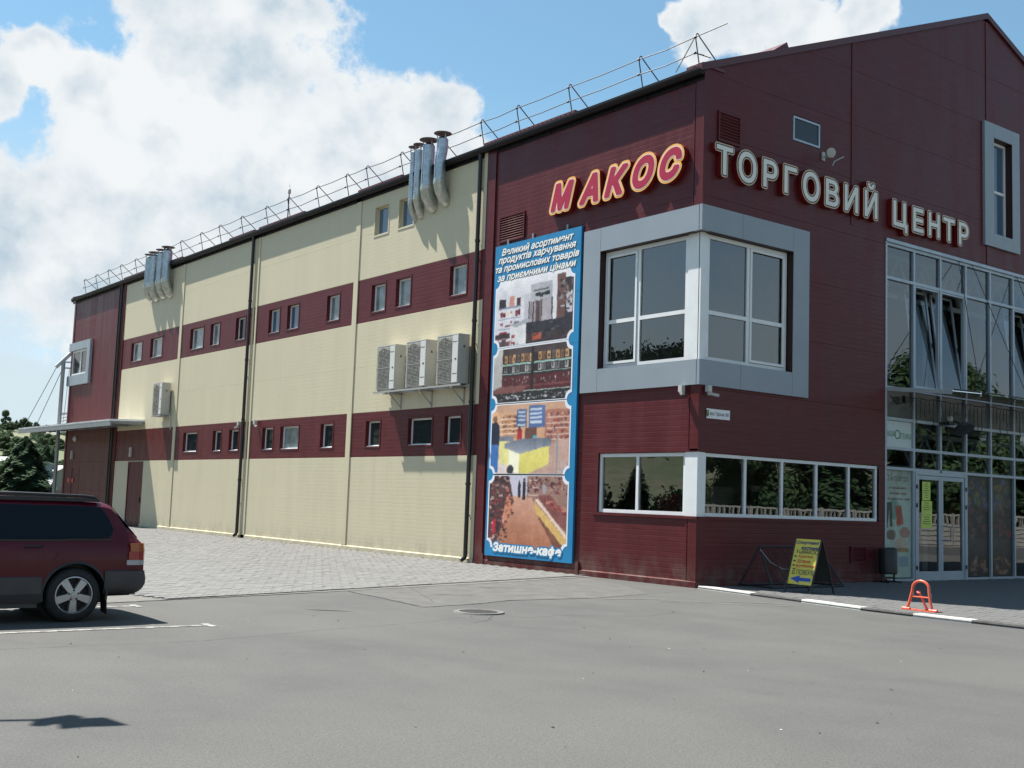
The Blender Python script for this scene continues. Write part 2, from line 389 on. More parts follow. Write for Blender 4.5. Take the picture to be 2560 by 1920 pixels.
def asphalt_mat():
    m = bpy.data.materials.new('old_asphalt'); m.use_nodes = True; g = NG(m.node_tree); b = g.n['Principled BSDF']; p = g.geo()
    big = g.mr(g.noise(p, .22, 5, .6, .4), .3, .7)
    mid = g.mr(g.noise(g.v('MULTIPLY', p, (1, .6, 1)), 1.1, 7, .65), .3, .7)
    fine = g.noise(p, 75, 3, .75)
    grit = g.mr(g.noise(p, 190, 2, .6), .60, .75)
    speck = g.mr(g.noise(g.v('ADD', p, (5, 9, 0)), 24, 2, .4), .735, .76)
    c = g.mix(big, (.082, .083, .081), (.118, .116, .108))
    c = g.mix(g.m('MULTIPLY', mid, .5), c, (.138, .135, .126))
    c = g.mix(g.mr(g.noise(p, 30, 3, .7), .34, .66, .34, 0.), c, (.05, .051, .05)); c = g.mix(g.mr(fine, .38, .62, .55, 0.), c, (.034, .035, .036))
    c = g.mix(g.m('MULTIPLY', grit, .45), c, (.19, .185, .17))
    c = g.mix(g.m('MULTIPLY', speck, .6), c, (.03, .03, .03))
    # worn streaks along the way cars take
    st = g.mr(g.noise(g.v('MULTIPLY', p, (.35, 1.6, 1)), 1.2, 6, .7), .60, .78)
    c = g.mix(g.m('MULTIPLY', st, .45), c, (.055, .056, .058))
    g.l.new(c, b.inputs['Base Color']); b.inputs['Roughness'].default_value = .86; b.inputs['Specular IOR Level'].default_value = .35
    bn = g.n.new('ShaderNodeBump'); bn.inputs['Strength'].default_value = .55; bn.inputs['Distance'].default_value = .006
    g.l.new(g.m('ADD', fine, g.m('MULTIPLY', g.noise(p, 9, 4, .6), .8)), bn.inputs['Height']); g.l.new(bn.outputs[0], b.inputs['Normal']); return m
ASPH = asphalt_mat()
mb = MB(); mb.quad((-60, -60, 0), (60, -60, 0), (60, 62, 0), (-60, 62, 0))
solo('parking_lot', mb, ASPH, (0, 0, 0), kind='structure')
TAR = mat('tar_seam', (.052, .052, .053), .7, var=.3, vscale=5)
PATCH = mat('patched_asphalt', (.088, .086, .081), .88, var=.16, vscale=2.5, bump=.5, bscale=70)
mb = MB(); pp = [(-7.44, .91), (-7.55, -.4), (-7.75, -1.89), (-6.6, -1.65), (-5.65, -1.3), (-3.9, -1.35), (-2.2, -.9), (-1.4, .4), (-.35, 2.9), (-3, 2.12)]
mb.add([(x, y, .004) for x, y in pp], [tuple(range(len(pp)))]); solo('asphalt_patch', mb, PATCH, (-4, 0, 0), kind='structure')
def seam(pts, w, z=.008, rough=.02):
    out = MB(); P = []
    for (a, b) in zip(pts, pts[1:]):
        n = max(2, int(math.dist(a, b)/.12))
        for i in range(n):
            t = i/n; P.append((a[0]+(b[0]-a[0])*t+random.uniform(-1, 1)*rough, a[1]+(b[1]-a[1])*t+random.uniform(-1, 1)*rough))
    for (a, b) in zip(P, P[1:]):
        d = Vector((b[0]-a[0], b[1]-a[1])); 
        if d.length < 1e-4: continue
        n = Vector((-d.y, d.x)).normalized()*w*random.uniform(.3, .75)/2
        out.quad((a[0]-n.x, a[1]-n.y, z), (b[0]-n.x, b[1]-n.y, z), (b[0]+n.x, b[1]+n.y, z), (a[0]+n.x, a[1]+n.y, z))
    return out
cr = MB()
for pts, w in [([(-7.44, .91), (-7.55, -.4), (-7.75, -1.89)], .03), ([(-7.75, -1.89), (-6.6, -1.65), (-5.65, -1.3), (-3.9, -1.35)], .035),
               ([(-13.9, -.62), (-11.85, -.12), (-8.42, .69), (-7.44, .91)], .05), ([(-7.44, .91), (-3, 2.12), (0, 3.1)], .025),
               ([(-7.5, -3.25), (-7.9, -3.7), (-8.4, -3.9)], .02), ([(-7.3, -3.2), (-7.2, -3.6), (-6.5, -3.5), (-5.2, -4.0), (-4.1, -3.6)], .018),
               ([(-14.6, -4.3), (-12.2, -4.4), (-10.4, -3.9), (-8.8, -3.6), (-7.9, -3.2)], .014), ([(-7.1, -1.2), (-6.4, .3), (-6.0, 1.2)], .014), ([(-2.2, -.9), (-1.0, -.6), (-.1, -.3)], .02)]:
    s = seam(pts, w); cr.add(s.v, s.f)
solo('pavement_cracks', cr, TAR, (-7, -2, 0), kind='structure')
# pale scraped streaks and a few dark stains
st = MB(); ST = mat('pale_scuff', (.16, .155, .145), .8, var=.35, vscale=6)
for pts, w in [([(-3.2, -2.2), (-2.0, -2.55), (-1.1, -3.3)], .10), ([(-3.8, -1.5), (-2.6, -2.0)], .10), ([(-2.6, -2.65), (-1.3, -3.7)], .06)]:
    s = seam(pts, w, .008, .015); st.add(s.v, s.f)
solo('scuff_marks', st, ST, (-3, -2, 0), kind='structure')
sn = MB(); rnd = random.Random(3)
for cx, cy, rx, ry in [(-9.3, -1.9, .34, .10), (-6.0, -.2, .30, .10), (-4.3, .9, .32, .10)]:
    sn.add([(cx+rx*math.cos(a)*rnd.uniform(.7, 1.1)*.8-ry*math.sin(a)*.6, cy+rx*math.cos(a)*-.6+ry*math.sin(a), .0068) for a in [i*math.pi/10 for i in range(20)]], [tuple(range(20))])
solo('oil_stains', sn, mat('oil_stain', (.075, .074, .072), .6, var=.2, vscale=8), (-7, 0, 0), kind='structure')
# litter and small debris
lt = MB(); rnd = random.Random(11)
for i in range(70):
    x = rnd.uniform(-16, -3); y = rnd.uniform(-11, -2.5); s = rnd.choice([.007, .009, .012, .016]); a = rnd.uniform(0, 3.1)
    lt.cur = 0 if rnd.random() < .9 else 1
    c, q = math.cos(a)*s, math.sin(a)*s
    lt.add([(x-c, y-q, .004), (x+q, y-c, .004), (x+c, y+q, .004), (x-q, y+c, .004), (x, y, .004+s*.5)], [(0, 1, 4), (1, 2, 4), (2, 3, 4), (3, 0, 4)])
o = solo('pebble_litter', lt, [mat('dark_pebble', (.04, .038, .035), .9), mat('pale_pebble', (.45, .43, .4), .9)], (-9, -6, 0), kind='stuff')
o['label'] = 'scattered small pebbles and crumbs on the open asphalt'

# parking bay lines
LINE = bpy.data.materials.new('worn_white_paint'); LINE.use_nodes = True; g = NG(LINE.node_tree); b = g.n['Principled BSDF']
g.l.new(g.mix(g.mr(g.noise(g.geo(), 9, 6, .7), .42, .58), (.13, .128, .12), (.34, .335, .32)), b.inputs['Base Color']); b.inputs['Roughness'].default_value = .7
mb = MB()
for y in (-3.06, -.60, 1.85):
    mb.quad((-19, y-.045, .006), (-11.62, y-.045, .006), (-11.62, y+.045, .006), (-19, y+.045, .006))
    mb.quad((-11.62, y-.16, .006), (-11.53, y-.16, .006), (-11.53, y+.16, .006), (-11.62, y+.16, .006))
solo('parking_lines', mb, LINE, (-14, -2, 0), kind='structure')

# manhole cover
t = thing('manhole_cover', (-7.4, -2.8, 0), 'round iron manhole cover set in the cracked asphalt', 'manhole cover')
IRON = mat('cast_iron', (.075, .072, .068), .65, .3, var=.2, vscale=10)
m1 = MB(); m1.lathe((-7.4, -2.8, 0), (0, 0, 1), [(.0, .016), (.27, .016), (.28, .010)], 32); part('lid', m1, IRON, t)
m1 = MB(); m1.lathe((-7.4, -2.8, 0), (0, 0, 1), [(.285, .008), (.29, .02), (.36, .02), (.37, .0)], 32); part('ring', m1, mat('worn_concrete_ring', (.13, .128, .12), .85, var=.2, vscale=9), t)
m1 = MB()
for i in range(-4, 5):
    h = math.sqrt(max(0, .25**2-(i*.055)**2)); m1.box((-7.4+i*.055-.01, -2.8-h, .016), (-7.4+i*.055+.01, -2.8+h, .021))
part('tread', m1, IRON, t)
# ---------------------------------------------------------------- interlocking pavers
def paver_mat(name, a, b_, c_):
    m = bpy.data.materials.new(name); m.use_nodes = True; g = NG(m.node_tree); b = g.n['Principled BSDF']; p = g.geo()
    isl = g.geo('Random Per Island')
    c = g.mix(isl, a, b_); c = g.mix(g.m('MULTIPLY', g.mr(g.noise(p, .5, 5, .6), .35, .65), .6), c, c_)
    c = g.mix(g.m('MULTIPLY', g.noise(p, 60, 3, .7), .15), c, (.12, .12, .115))
    g.l.new(c, b.inputs['Base Color']); b.inputs['Roughness'].default_value = .85
    bn = g.n.new('ShaderNodeBump'); bn.inputs['Strength'].default_value = .4; bn.inputs['Distance'].default_value = .004
    g.l.new(g.noise(p, 110, 3, .7), bn.inputs['Height']); g.l.new(bn.outputs[0], b.inputs['Normal']); return m
PAV = paver_mat('grey_paver', (.140, .138, .134), (.150, .148, .143), (.165, .163, .156))
PAV2 = paver_mat('walkway_paver', (.092, .093, .093), (.108, .108, .107), (.10, .10, .097))
SAND = mat('joint_sand', (.125, .12, .11), .95, var=.2, vscale=6)
# one zig-zag unit about 0.24 x 0.12 m with a bevelled top edge
PL, PW = .226, .114
def paver_shape():
    o = []; n = 4
    for i in range(n+1): o.append((-PL/2+PL*i/n, -PW/2+(.012 if i % 2 else -.012)))
    for i in range(n, -1, -1): o.append((-PL/2+PL*i/n, PW/2+(.012 if i % 2 else -.012)))
    return o
PSH = paver_shape()
def paver_geo(h=.0):
    n = len(PSH); top = [(x*.97, y*.95, h) for x, y in PSH]; mid = [(x, y, h-.006) for x, y in PSH]; bot = [(x, y, h-.03) for x, y in PSH]
    vs = top+mid+bot; fs = [tuple(range(n))]+[(i, i+n, (i+1) % n+n, (i+1) % n) for i in range(n)]+[(i+n, i+2*n, (i+1) % n+2*n, (i+1) % n+n) for i in range(n)]
    return np.array(vs), fs
def lay_pavers(parent, inside, x0, x1, y0, y1, zt, material, near_fn, nmax=300):
    V, F = paver_geo(); cells = []
    dx, dy = PL+.003, PW+.003
    ang = R(16)
    for i in range(int((x1-x0)/dx*1.6)+2):
        for j in range(int((y1-y0)/dy*1.5)+2):
            u = x0-4+i*dx+(dx/2 if j % 2 else 0); v = y0-4+j*dy
            cx, cy = (x0+x1)/2, (y0+y1)/2
            x = cx+(u-cx)*math.cos(ang)-(v-cy)*math.sin(ang); y = cy+(u-cx)*math.sin(ang)+(v-cy)*math.cos(ang)
            if inside(x, y): cells.append((near_fn(x, y), x, y))
    cells.sort(); rr = random.Random(5)
    shared = bpy.data.meshes.new('paver'); shared.from_pydata([tuple(p) for p in V], [], F); shared.materials.append(material)
    ca, sa = math.cos(ang), math.sin(ang)
    for k, (d, x, y) in enumerate(cells[:nmax]):
        o = bpy.data.objects.new('paver', shared); COL.objects.link(o); o.parent = parent
        o.location = (x, y, zt+rr.uniform(-.003, .002)); o.rotation_euler = (rr.uniform(-.007, .007), rr.uniform(-.007, .007), ang)
    rest = cells[nmax:]
    if rest:
        A = np.array([(x, y, zt+rr.uniform(-.003, .002)) for _, x, y in rest]); Rz = np.array([[ca, -sa, 0], [sa, ca, 0], [0, 0, 1]])
        tilt = np.array([[rr.uniform(-.007, .007), rr.uniform(-.007, .007)] for _ in rest])
        P = V @ Rz.T; allv = (P[None]+A[:, None]); allv[:, :, 2] += P[None, :, 0]*tilt[:, :1]+P[None, :, 1]*tilt[:, 1:]
        n = len(V); fs = [tuple(i+n*k for i in f) for k in range(len(rest)) for f in F]
        me = bpy.data.meshes.new('far_pavers'); me.from_pydata(allv.reshape(-1, 3).tolist(), [], fs); me.materials.append(material)
        o = bpy.data.objects.new('far_pavers', me); COL.objects.link(o); o.parent = parent; o['kind'] = 'stuff'
    return len(cells)
yard = thing('paved_yard', (0, 0, 0), None, None, kind='structure')
mb = MB(); mb.add([(-24, -3.5, .004+.002), (-11.85, -.12, .006), (-8.42, .69, .006), (-3, 2.12, .006), (0.0, 3.05, .006), (0, 60, .006), (-24, 60, .006)], [(0, 1, 2, 3, 4, 5, 6)])
part('joint_bed', mb, SAND, yard)
def in_yard(x, y):
    e = .287*x+3.17
    if y < e+.09 or x > -.13 or y > 47: return False
    lx = -12.0-(y-.3)*-.34       # left limit of what is seen past the car
    return x > max(-13.2, -12.6+(y)*.375-1.4)
lay_pavers(yard, in_yard, -13, 0, 0, 47, .022, PAV, lambda x, y: math.hypot(x+12, y+3))
walk = thing('front_walkway', (0, 0, 0), None, None, kind='structure')
KP = [(-.05, -.12), (-.32, -1.73), (-.56, -3.2), (-.78, -4.6), (-.84, -5.6), (-.84, -6.8), (-.84, -14)]
def kerbx(y):
    for (a, b) in zip(KP, KP[1:]):
        if b[1] <= y <= a[1]: return a[0]+(b[0]-a[0])*(y-a[1])/(b[1]-a[1])
    return KP[0][0]
mb = MB(); pl = [(x, y, .03) for x, y in KP]+[(26, -14, .03), (26, -.12, .03)]
mb.add(pl, [tuple(range(len(pl)))]); mb2 = MB(); part('joint_bed', mb, SAND, walk)
lay_pavers(walk, lambda x, y: y < -.1 and x > kerbx(y)+.24 and x < 14 and y > -9.2, 0, 12, -8, 0, .048, PAV2, lambda x, y: math.hypot(x+1, y+7), 300)
kerb = thing('kerb', (0, 0, 0), None, None, kind='structure')
KW = mat('white_kerb_paint', (.50, .49, .46), .6, var=.10, vscale=6); KD = mat('dark_kerb_paint', (.07, .07, .068), .75, var=.35, vscale=8)
# stones follow the kerb line; lengths alternate white / black
marks = [(-.12, 1), (-1.70, 0), (-3.05, 1), (-4.45, 0), (-5.48, 1), (-6.5, 0), (-7.6, 1), (-8.7, 0), (-9.8, 1), (-11, 0), (-12, 1), (-13, 1)]
for (ya, c), (yb, _) in zip(marks, marks[1:]):
    n = max(1, round(abs(ya-yb)/.9))
    for k in range(n):
        y0 = ya+(yb-ya)*k/n; y1 = ya+(yb-ya)*(k+1)/n+.008; m1 = MB()
        xa, xb = kerbx(y0), kerbx(y1); tz = .052+random.uniform(-.003, .003)
        m1.add([(xa, y0, -.02), (xb, y1, -.02), (xb+.22, y1, -.02), (xa+.22, y0, -.02), (xa+.02, y0, tz), (xb+.02, y1, tz), (xb+.22, y1, tz), (xa+.22, y0, tz)],
               [(3, 2, 1, 0), (4, 5, 6, 7), (0, 1, 5, 4), (1, 2, 6, 5), (2, 3, 7, 6), (3, 0, 4, 7)])
        part('kerb_stone', m1, KW if c else KD, kerb)
# ================================================================ the shopping centre
B = thing('shopping_centre', (0, 0, 0), 'large wine red and cream clad shopping centre with corner bay window and glazed front', 'building')
EZ = 10.72; SL = .391; WID = 21.74; LEN = 41.75
ZR = [0.13, 1.42, 2.73, 4.04, 5.39, 6.74, 8.06, 9.40, 10.72]
SW = {  # small windows in the side wall: (y0, y1, z0, z1, glass)
 'u': [(32.1, 33.38, 'c'), (29.8, 31.1, 'c'), (25.6, 26.87, 'c'), (24.11, 24.93, 'c'), (21.90, 22.69, 'd'), (19.21, 20.02, 'b'), (17.83, 18.64, 'b'), (15.13, 15.92, 'c'), (12.43, 13.2, 'c'), (11.07, 11.84, 'c'), (8.35, 9.12, 'c')],
 'l': [(25.6, 26.93, 'd'), (23.42, 24.13, 'd'), (21.93, 22.71, 'd'), (19.23, 20.02, 'd'), (17.39, 18.68, 'c'), (15.14, 15.92, 'd'), (12.38, 13.16, 'd'), (9.70, 10.87, 'd'), (8.36, 9.08, 'd')],
 't': [(12.45, 13.21, 'k'), (11.10, 11.87, 'k')]}
ZW = {'u': (7.0, 7.82), 'l': (3.03, 3.78), 't': (9.31, 10.17)}
side_holes = [(a, b, *ZW[k]) for k in SW for a, b, _ in SW[k]]
side_holes += [(-1, 2.98, 1.42, 2.73), (-1, 3.62, 4.12, 7.84), (39.1, 41.75, 6.7, 8.35), (31.05, 32.83, 0, 2.70), (39.3, 40.5, 0, 2.5), (-1, -.5, 0, 1)]
front_holes = [(-1, 6.11, 1.42, 2.73), (-1, 3.38, 4.12, 7.84), (6.40, 15.34, -1, 8.24), (2.85, 3.84, 9.85, 10.45), (10.70, 12.36, 8.8, 12.1)]
RIB = .1092
def clad(w, a0, a1, z0, z1, holes, material, roof=None, dep=.0162):
    """one horizontal sandwich panel with shallow ribs; openings left out; returns geometry"""
    mb = MB(); prof = []; z = z0; nr = max(1, round((z1-z0)/RIB)); step = (z1-z0)/nr
    prof.append((z0, dep-.0035)); prof.append((z0+.006, .018))
    for i in range(1, nr):
        zc = z0+i*step; prof += [(zc-.016, .018), (zc, dep), (zc+.016, .018)]
    prof += [(z1-.006, .018), (z1, dep-.0035)]
    cuts = sorted({z for h in holes for z in h[2:4] if z0 < z < z1}); 
    q = []
    for (za, na), (zb, nb) in zip(prof, prof[1:]):
        zs = [za]+[c for c in cuts if za < c < zb]+[zb]
        for s, e in zip(zs, zs[1:]):
            f = lambda t: na+(nb-na)*(t-za)/(zb-za); q.append((s, e, f(s), f(e)))
    for s, e, ns, ne in q:
        A0 = A1 = None; segs = [(a0, a1)]
        zm = (s+e)/2
        for h in holes:
            if h[2] <= zm <= h[3]:
                new = []
                for p, r in segs:
                    if h[1] <= p or h[0] >= r: new.append((p, r)); continue
                    if h[0] > p: new.append((p, h[0]))
                    if h[1] < r: new.append((h[1], r))
                segs = new
        for p, r in segs:
            ps, pe, rs_, re = p, p, r, r
            if roof:
                ls, hs_ = roof(s); le, he = roof(e)
                ps, pe = max(p, ls), max(p, le); rs_, re = min(r, hs_), min(r, he)
                if rs_-ps < 1e-3 and re-pe < 1e-3: continue
                if rs_ < ps: rs_ = ps = min(max(ps, ls), r)
                if re < pe:
                    m_ = (re+pe)/2; m_ = min(max(m_, p), r); re = pe = m_
            mb.quad(place2d(w, ps, s, ns), place2d(w, rs_, s, ns), place2d(w, re, e, ne), place2d(w, pe, e, ne))
    return mb
bays = [0, 7.55, 14.15, 21.15, 27.88, 34.5, LEN]
random.seed(4)
for bi, (a0, a1) in enumerate(zip(bays, bays[1:])):
    for zi, (z0, z1) in enumerate(zip(ZR, ZR[1:])):
        red = bi in (0, 5) or zi in (2, 5)
        cuts_ = [(a0, a1)] if zi or bi < 4 else ([(a0, 31.05), (32.83, a1)] if bi == 4 else [(a0, 39.3), (40.5, a1)])
        for c0_, c1_ in cuts_:
            mb = clad('s', c0_, c1_, z0, z1, side_holes, RED if red else CREAM, dep=.0163 if red else .0173)
            if mb.v: part('panel', mb, RED if red else CREAM, B)
def gable(z):
    t = max(0, (z-EZ-.05)/SL); return (t, WID-t)
fbays = [0, 5.03, 10.87, 16.71, WID]
zr2 = ZR+[12.05, 13.38, 14.92]
for a0, a1 in zip(fbays, fbays[1:]):
    for z0, z1 in zip(zr2, zr2[1:]):
        mb = clad('f', a0, a1, z0, z1, front_holes, RED, gable)
        if mb.v: part('panel', mb, RED, B)
# far walls that never face the camera but close the building
mb = MB(); mb.add([(WID, 0, 0), (WID, LEN, 0), (WID, LEN, EZ), (WID, 0, EZ)], [(0, 1, 2, 3)])
mb.add([(0, LEN, 0), (WID, LEN, 0), (WID, LEN, EZ), (WID/2, LEN, EZ+SL*WID/2), (0, LEN, EZ)], [(0, 1, 2, 3, 4)]); part('rear_wall', mb, RED, B)
# pilasters / cover strips
def strip(w, a0, a1, z0, z1, n, m, name='cover_strip'):
    mb = MB(); mb.wbox(w, a0, a1, z0, z1, -.02, n); return part(name, mb, m, B)
for c, wdt in [(14.15, .26), (27.88, .24)]: strip('s', c-wdt/2, c+wdt/2, .13, EZ-.1, .045, CREAM)
strip('s', 21.22, 21.34, .13, EZ-.1, .045, CREAM); strip('s', 20.98, 21.09, .13, EZ-.1, .045, CREAM)
for za, zb, m in [(.13, 2.73, CREAM), (2.735, 4.035, RED), (4.04, 6.74, CREAM), (6.745, 8.055, RED), (8.06, EZ-.1, CREAM)]: strip('s', 7.555, 7.70, za, zb, .05, m)
strip('s', 7.18, 7.55, .0, EZ-.1, .055, RED); strip('s', 34.5, 34.72, .0, EZ-.1, .05, RED); strip('s', 41.55, 41.77, 0, EZ-.1, .04, RED)
# corner cover angles, broken by the window bands
for za, zb in [(0, 1.40), (2.75, 4.10), (7.86, EZ)]:
    m1 = MB(); m1.box((-.035, -.035, za), (.20, .0, zb)); m1.box((-.035, .0, za), (.0, .20, zb)); part('corner_angle', m1, RED, B)
    m1 = MB(); m1.wbox('s', .23, .27, za, zb, .0, .03); part('cover_strip', m1, RED, B)
for a in (5.03,):
    strip('f', a-.05, a+.05, 8.3, 12.70, .035, RED)
strip('f', 10.87-.05, 10.87+.05, 12.15, 14.9, .035, RED); strip('f', 10.82, 10.92, 8.26, 8.78, .035, RED)
# base flashings
for a0, a1, m in [(-.05, 3.55, RED), (3.56, 7.18, RED), (7.57, 14.15, CREAM), (14.16, 20.95, CREAM), (21.36, 27.88, CREAM), (27.89, 31.03, CREAM), (32.85, 34.5, CREAM), (34.74, 39.2, RED), (40.6, 41.55, RED)]:
    m1 = MB(); m1.add([place2d('s', a, z, n) for a in (a0, a1) for z, n in ((-.02, -.01), (-.02, .06), (.115, .06), (.15, -.01))], [(0, 1, 5, 4), (1, 2, 6, 5), (2, 3, 7, 6), (0, 3, 2, 1), (4, 5, 6, 7)])
    part('base_flashing', m1, m, B)
for a0, a1 in [(-.05, 3.2), (3.21, 6.38), (15.36, WID)]:
    m1 = MB(); m1.add([place2d('f', a, z, n) for a in (a0, a1) for z, n in ((-.02, -.01), (-.02, .06), (.115, .06), (.15, -.01))], [(0, 1, 5, 4), (1, 2, 6, 5), (2, 3, 7, 6), (0, 3, 2, 1), (4, 5, 6, 7)])
    part('base_flashing', m1, RED, B)
m1 = MB(); m1.wbox('s', 3.50, 3.60, -.01, .30, .0, .075); part('base_joint_cover', m1, RED, B)
m1 = MB(); m1.wbox('s', 7.10, 7.17, -.01, .30, .06, .08); part('base_joint_cover', m1, RED, B)
# roof: two slopes with a tiled wave near the eave
def roof():
    for sgn in (0, 1):
        mb = MB(); ny = 232; xs = [-.16, .35, 1.2, 3, WID/2]
        for i in range(ny*4+1):
            y = -.07+(LEN+.14)*i/(ny*4); wv = .018*math.cos(i*math.pi/2)
            for k, x in enumerate(xs):
                xx = x if not sgn else WID-x; mb.v.append((xx, y, EZ+.10+SL*(x+.0)+(wv if k < 4 else 0)-(.0 if k else .02)))
        n = len(xs)
        for i in range(ny*4):
            for k in range(n-1): a = i*n+k; mb.f.append((a, a+1, a+n+1, a+n)); mb.mi.append(0)
        part('roof', mb, ROOF, B)
    mb = MB()
    for y in (-.075, LEN+.0):
        for s in (0, 1):
            x0, x1 = (-.17, WID/2) if not s else (WID/2, WID+.17)
            z0 = EZ+.02+SL*(-.17); z1 = EZ+.02+SL*WID/2
            if s: z0, z1 = z1, z0
            mb.add([(x0, y, z0), (x1, y, z1), (x1, y, z1+.16), (x0, y, z0+.16), (x0, y+.075, z0), (x1, y+.075, z1), (x1, y+.075, z1+.16), (x0, y+.075, z0+.16)],
                   [(0, 1, 2, 3), (7, 6, 5, 4), (0, 4, 5, 1), (3, 2, 6, 7), (0, 3, 7, 4), (1, 5, 6, 2)])
            part('barge_board', mb, mat('barge_red', (.075, .014, .018), .4), B); mb = MB()
    mb = MB(); mb.box((-.02, .0, EZ-.1), (0.0, LEN, EZ+.1)); mb.box((-.15, .0, EZ-.02), (-.02, LEN, EZ+.0)); mb.box((-.045, -.03, EZ-.20), (-.021, LEN+.05, EZ+.10)); part('soffit', mb, DARK, B)
    # raised snow-guard / roof-light strips near the eave
    for a, b in [(17.7, 21.1), (11.7, 14.2), (4.05, 7.7), (21.5, 23.6), (28.1, 34.8), (-.05, .45)]:
        m1 = MB(); n = int((b-a)/.17)
        for i in range(n): m1.box((-.10, a+i*(b-a)/n+.012, EZ+.085), (.55, a+(i+1)*(b-a)/n-.012, EZ+.155)); 
        m1.box((-.08, a, EZ+.08), (.57, b, EZ+.14)); part('roof_guard_strip', m1, ROOF, B)
    for x in (1.9, 2.9):
        m1 = MB(); m1.add([(x, .05, EZ+.1+SL*x), (x+.9, .05, EZ+.1+SL*(x+.9)), (x+.8, .05, EZ+.34+SL*(x+.9)-.05), (x, .9, EZ+.1+SL*x), (x+.9, .9, EZ+.1+SL*(x+.9)), (x+.8, .9, EZ+.34+SL*(x+.9)-.05)], [(0, 1, 2), (5, 4, 3), (0, 3, 4, 1), (1, 4, 5, 2), (2, 5, 3, 0)])
        if x < 2: part('roof_vent', m1, ROOF, B)
roof()
# gutter, brackets, downpipes
mb = MB(); gr_, gc = .088, -.135
ring = [(gc+gr_*math.cos(a), EZ-.02+gr_*1.15*math.sin(a)) for a in [math.pi+i*math.pi/8 for i in range(9)]]+[(gc+gr_+.0, EZ+.02)]
ring2 = [(x, z) for x, z in ring]
for (x0, z0), (x1, z1) in zip([(gc-gr_, EZ+.03)]+ring2, ring2): mb.quad((x0, -.05, z0), (x1, -.05, z1), (x1, LEN+.12, z1), (x0, LEN+.12, z0))
mb.add([(x, -.05, z) for x, z in ring2], [tuple(range(len(ring2)))]); mb.add([(x, LEN+.12, z) for x, z in ring2], [tuple(range(len(ring2)))])
part('gutter', mb, DARK, B)
for i in range(38):
    y = .55+i*1.12; m1 = MB(); m1.box((-.06, y-.02, EZ-.20), (.0, y+.02, EZ-.08)); m1.box((-.185, y-.018, EZ-.115), (-.05, y+.018, EZ-.10)); part('gutter_bracket', m1, DARK, B)
def pipe(y, x=-.10, foot=True, r=.05, ztop=EZ-.1):
    m1 = MB(); m1.tube([(x, y, ztop), (x, y, .22)]+([(x-.02, y, .14), (x-.12, y+.03, .07)] if foot else []), r, 10)
    for z in (2.0, 4.1, 6.2, 8.3): m1.tube([(x, y, z-.03), (x, y, z+.03)], r*1.25, 10)
    o = part('downpipe', m1, DPIPE, B, smooth=True)
    m2 = MB()
    for z in (1.2, 3.4, 5.6, 7.8, 9.7): m2.box((x, y-.012, z-.012), (0, y+.012, z+.012))
    part('clip', m2, DPIPE, o)
pipe(7.80, x=-.11, r=.058); pipe(21.45, x=-.10, r=.056); pipe(34.86, r=.05, foot=False); pipe(35.12, r=.035, foot=False)
# ---- small windows
def small_window(a, b, z0, z1, kind):
    trim = MB(); t = .045; pr = .03
    for q in ((a-t, a, z0-t, z1+t), (b, b+t, z0-t, z1+t), (a, b, z1, z1+t), (a, b, z0-t, z0)):
        trim.wbox('s', q[0], q[1], q[2], q[3], .012, pr)
    trim.cur = 0
    for q in ((a, a+.006, z0, z1), (b-.006, b, z0, z1), (a, b, z1-.006, z1), (a, b, z0, z0+.006)): trim.wbox('s', *q, -.14, pr-.004)
    w = part('window', trim, CREAM if kind == 'k' else RED, B)
    f = MB(); e = .05
    for q in ((a+.006, a+e, z0+.006, z1-.006), (b-e, b-.006, z0+.006, z1-.006), (a+e, b-e, z1-e, z1-.006), (a+e, b-e, z0+.006, z0+e)): f.wbox('s', *q, -.14, -.085)
    part('frame', f, WHITE if kind != 'k' else CREAM, w)
    p = MB(); p.wbox('s', a+e, b-e, z0+e, z1-e, -.13, -.11); part('pane', p, {'c': PANEC, 'd': PANE, 'b': PANEB, 'k': PANEB}[kind], w)
    s = MB(); s.wbox('s', a+.006, b-.006, z0+.007, z0+.022, -.085, -.0); part('sill', s, WHITE, w)
for k in SW:
    for a, b, kind in SW[k]: small_window(a, b, *ZW[k], kind)
# ---- doors of the side wall
DRED = paint_mat('door_red', (.085, .010, .016), .4, .06, (.1, .05, .05))
for a, b, zt in [(31.05, 32.83, 2.70), (39.3, 40.5, 2.5)]:
    f = MB()
    for q in ((a, a+.07, 0, zt), (b-.07, b, 0, zt), (a+.07, b-.07, zt-.07, zt)): f.wbox('s', *q, -.06, .025)
    d = part('door', f, DRED, B); l = MB(); l.wbox('s', a+.07, b-.07, .03, zt-.07, -.05, .005); part('leaf', l, DRED, d)
    h = MB(); h.wbox('s', a+.14, a+.17, 1.0, 1.22, .005, .05); part('handle', h, BLACK, d)
# ---- corner bay: grey cassette surround and white framed glazing
P = .07
def cass(w, a0, a1, z0, z1, n1=P, n0=-.02): m1 = MB(); m1.wbox(w, a0, a1, z0, z1, n0, n1); part('surround_panel', m1, GREYP, B)
for za, zb in ((7.31, 7.85), (4.10, 4.62)):
    cass('s', 0.006, 3.04, za, zb); cass('f', -P, 1.18, za, zb); cass('f', 1.188, 2.86, za, zb)
cass('s', 3.048, 3.62, 4.10, 7.85); cass('f', 2.868, 3.42, 4.10, 7.85)
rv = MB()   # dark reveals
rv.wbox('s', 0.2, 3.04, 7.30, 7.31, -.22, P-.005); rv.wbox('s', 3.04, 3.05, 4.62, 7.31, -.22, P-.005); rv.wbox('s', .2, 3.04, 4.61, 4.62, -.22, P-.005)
rv.wbox('f', 0.2, 2.86, 7.30, 7.31, -.22, P-.005); rv.wbox('f', 2.86, 2.87, 4.62, 7.31, -.22, P-.005); rv.wbox('f', .2, 2.86, 4.61, 4.62, -.22, P-.005)
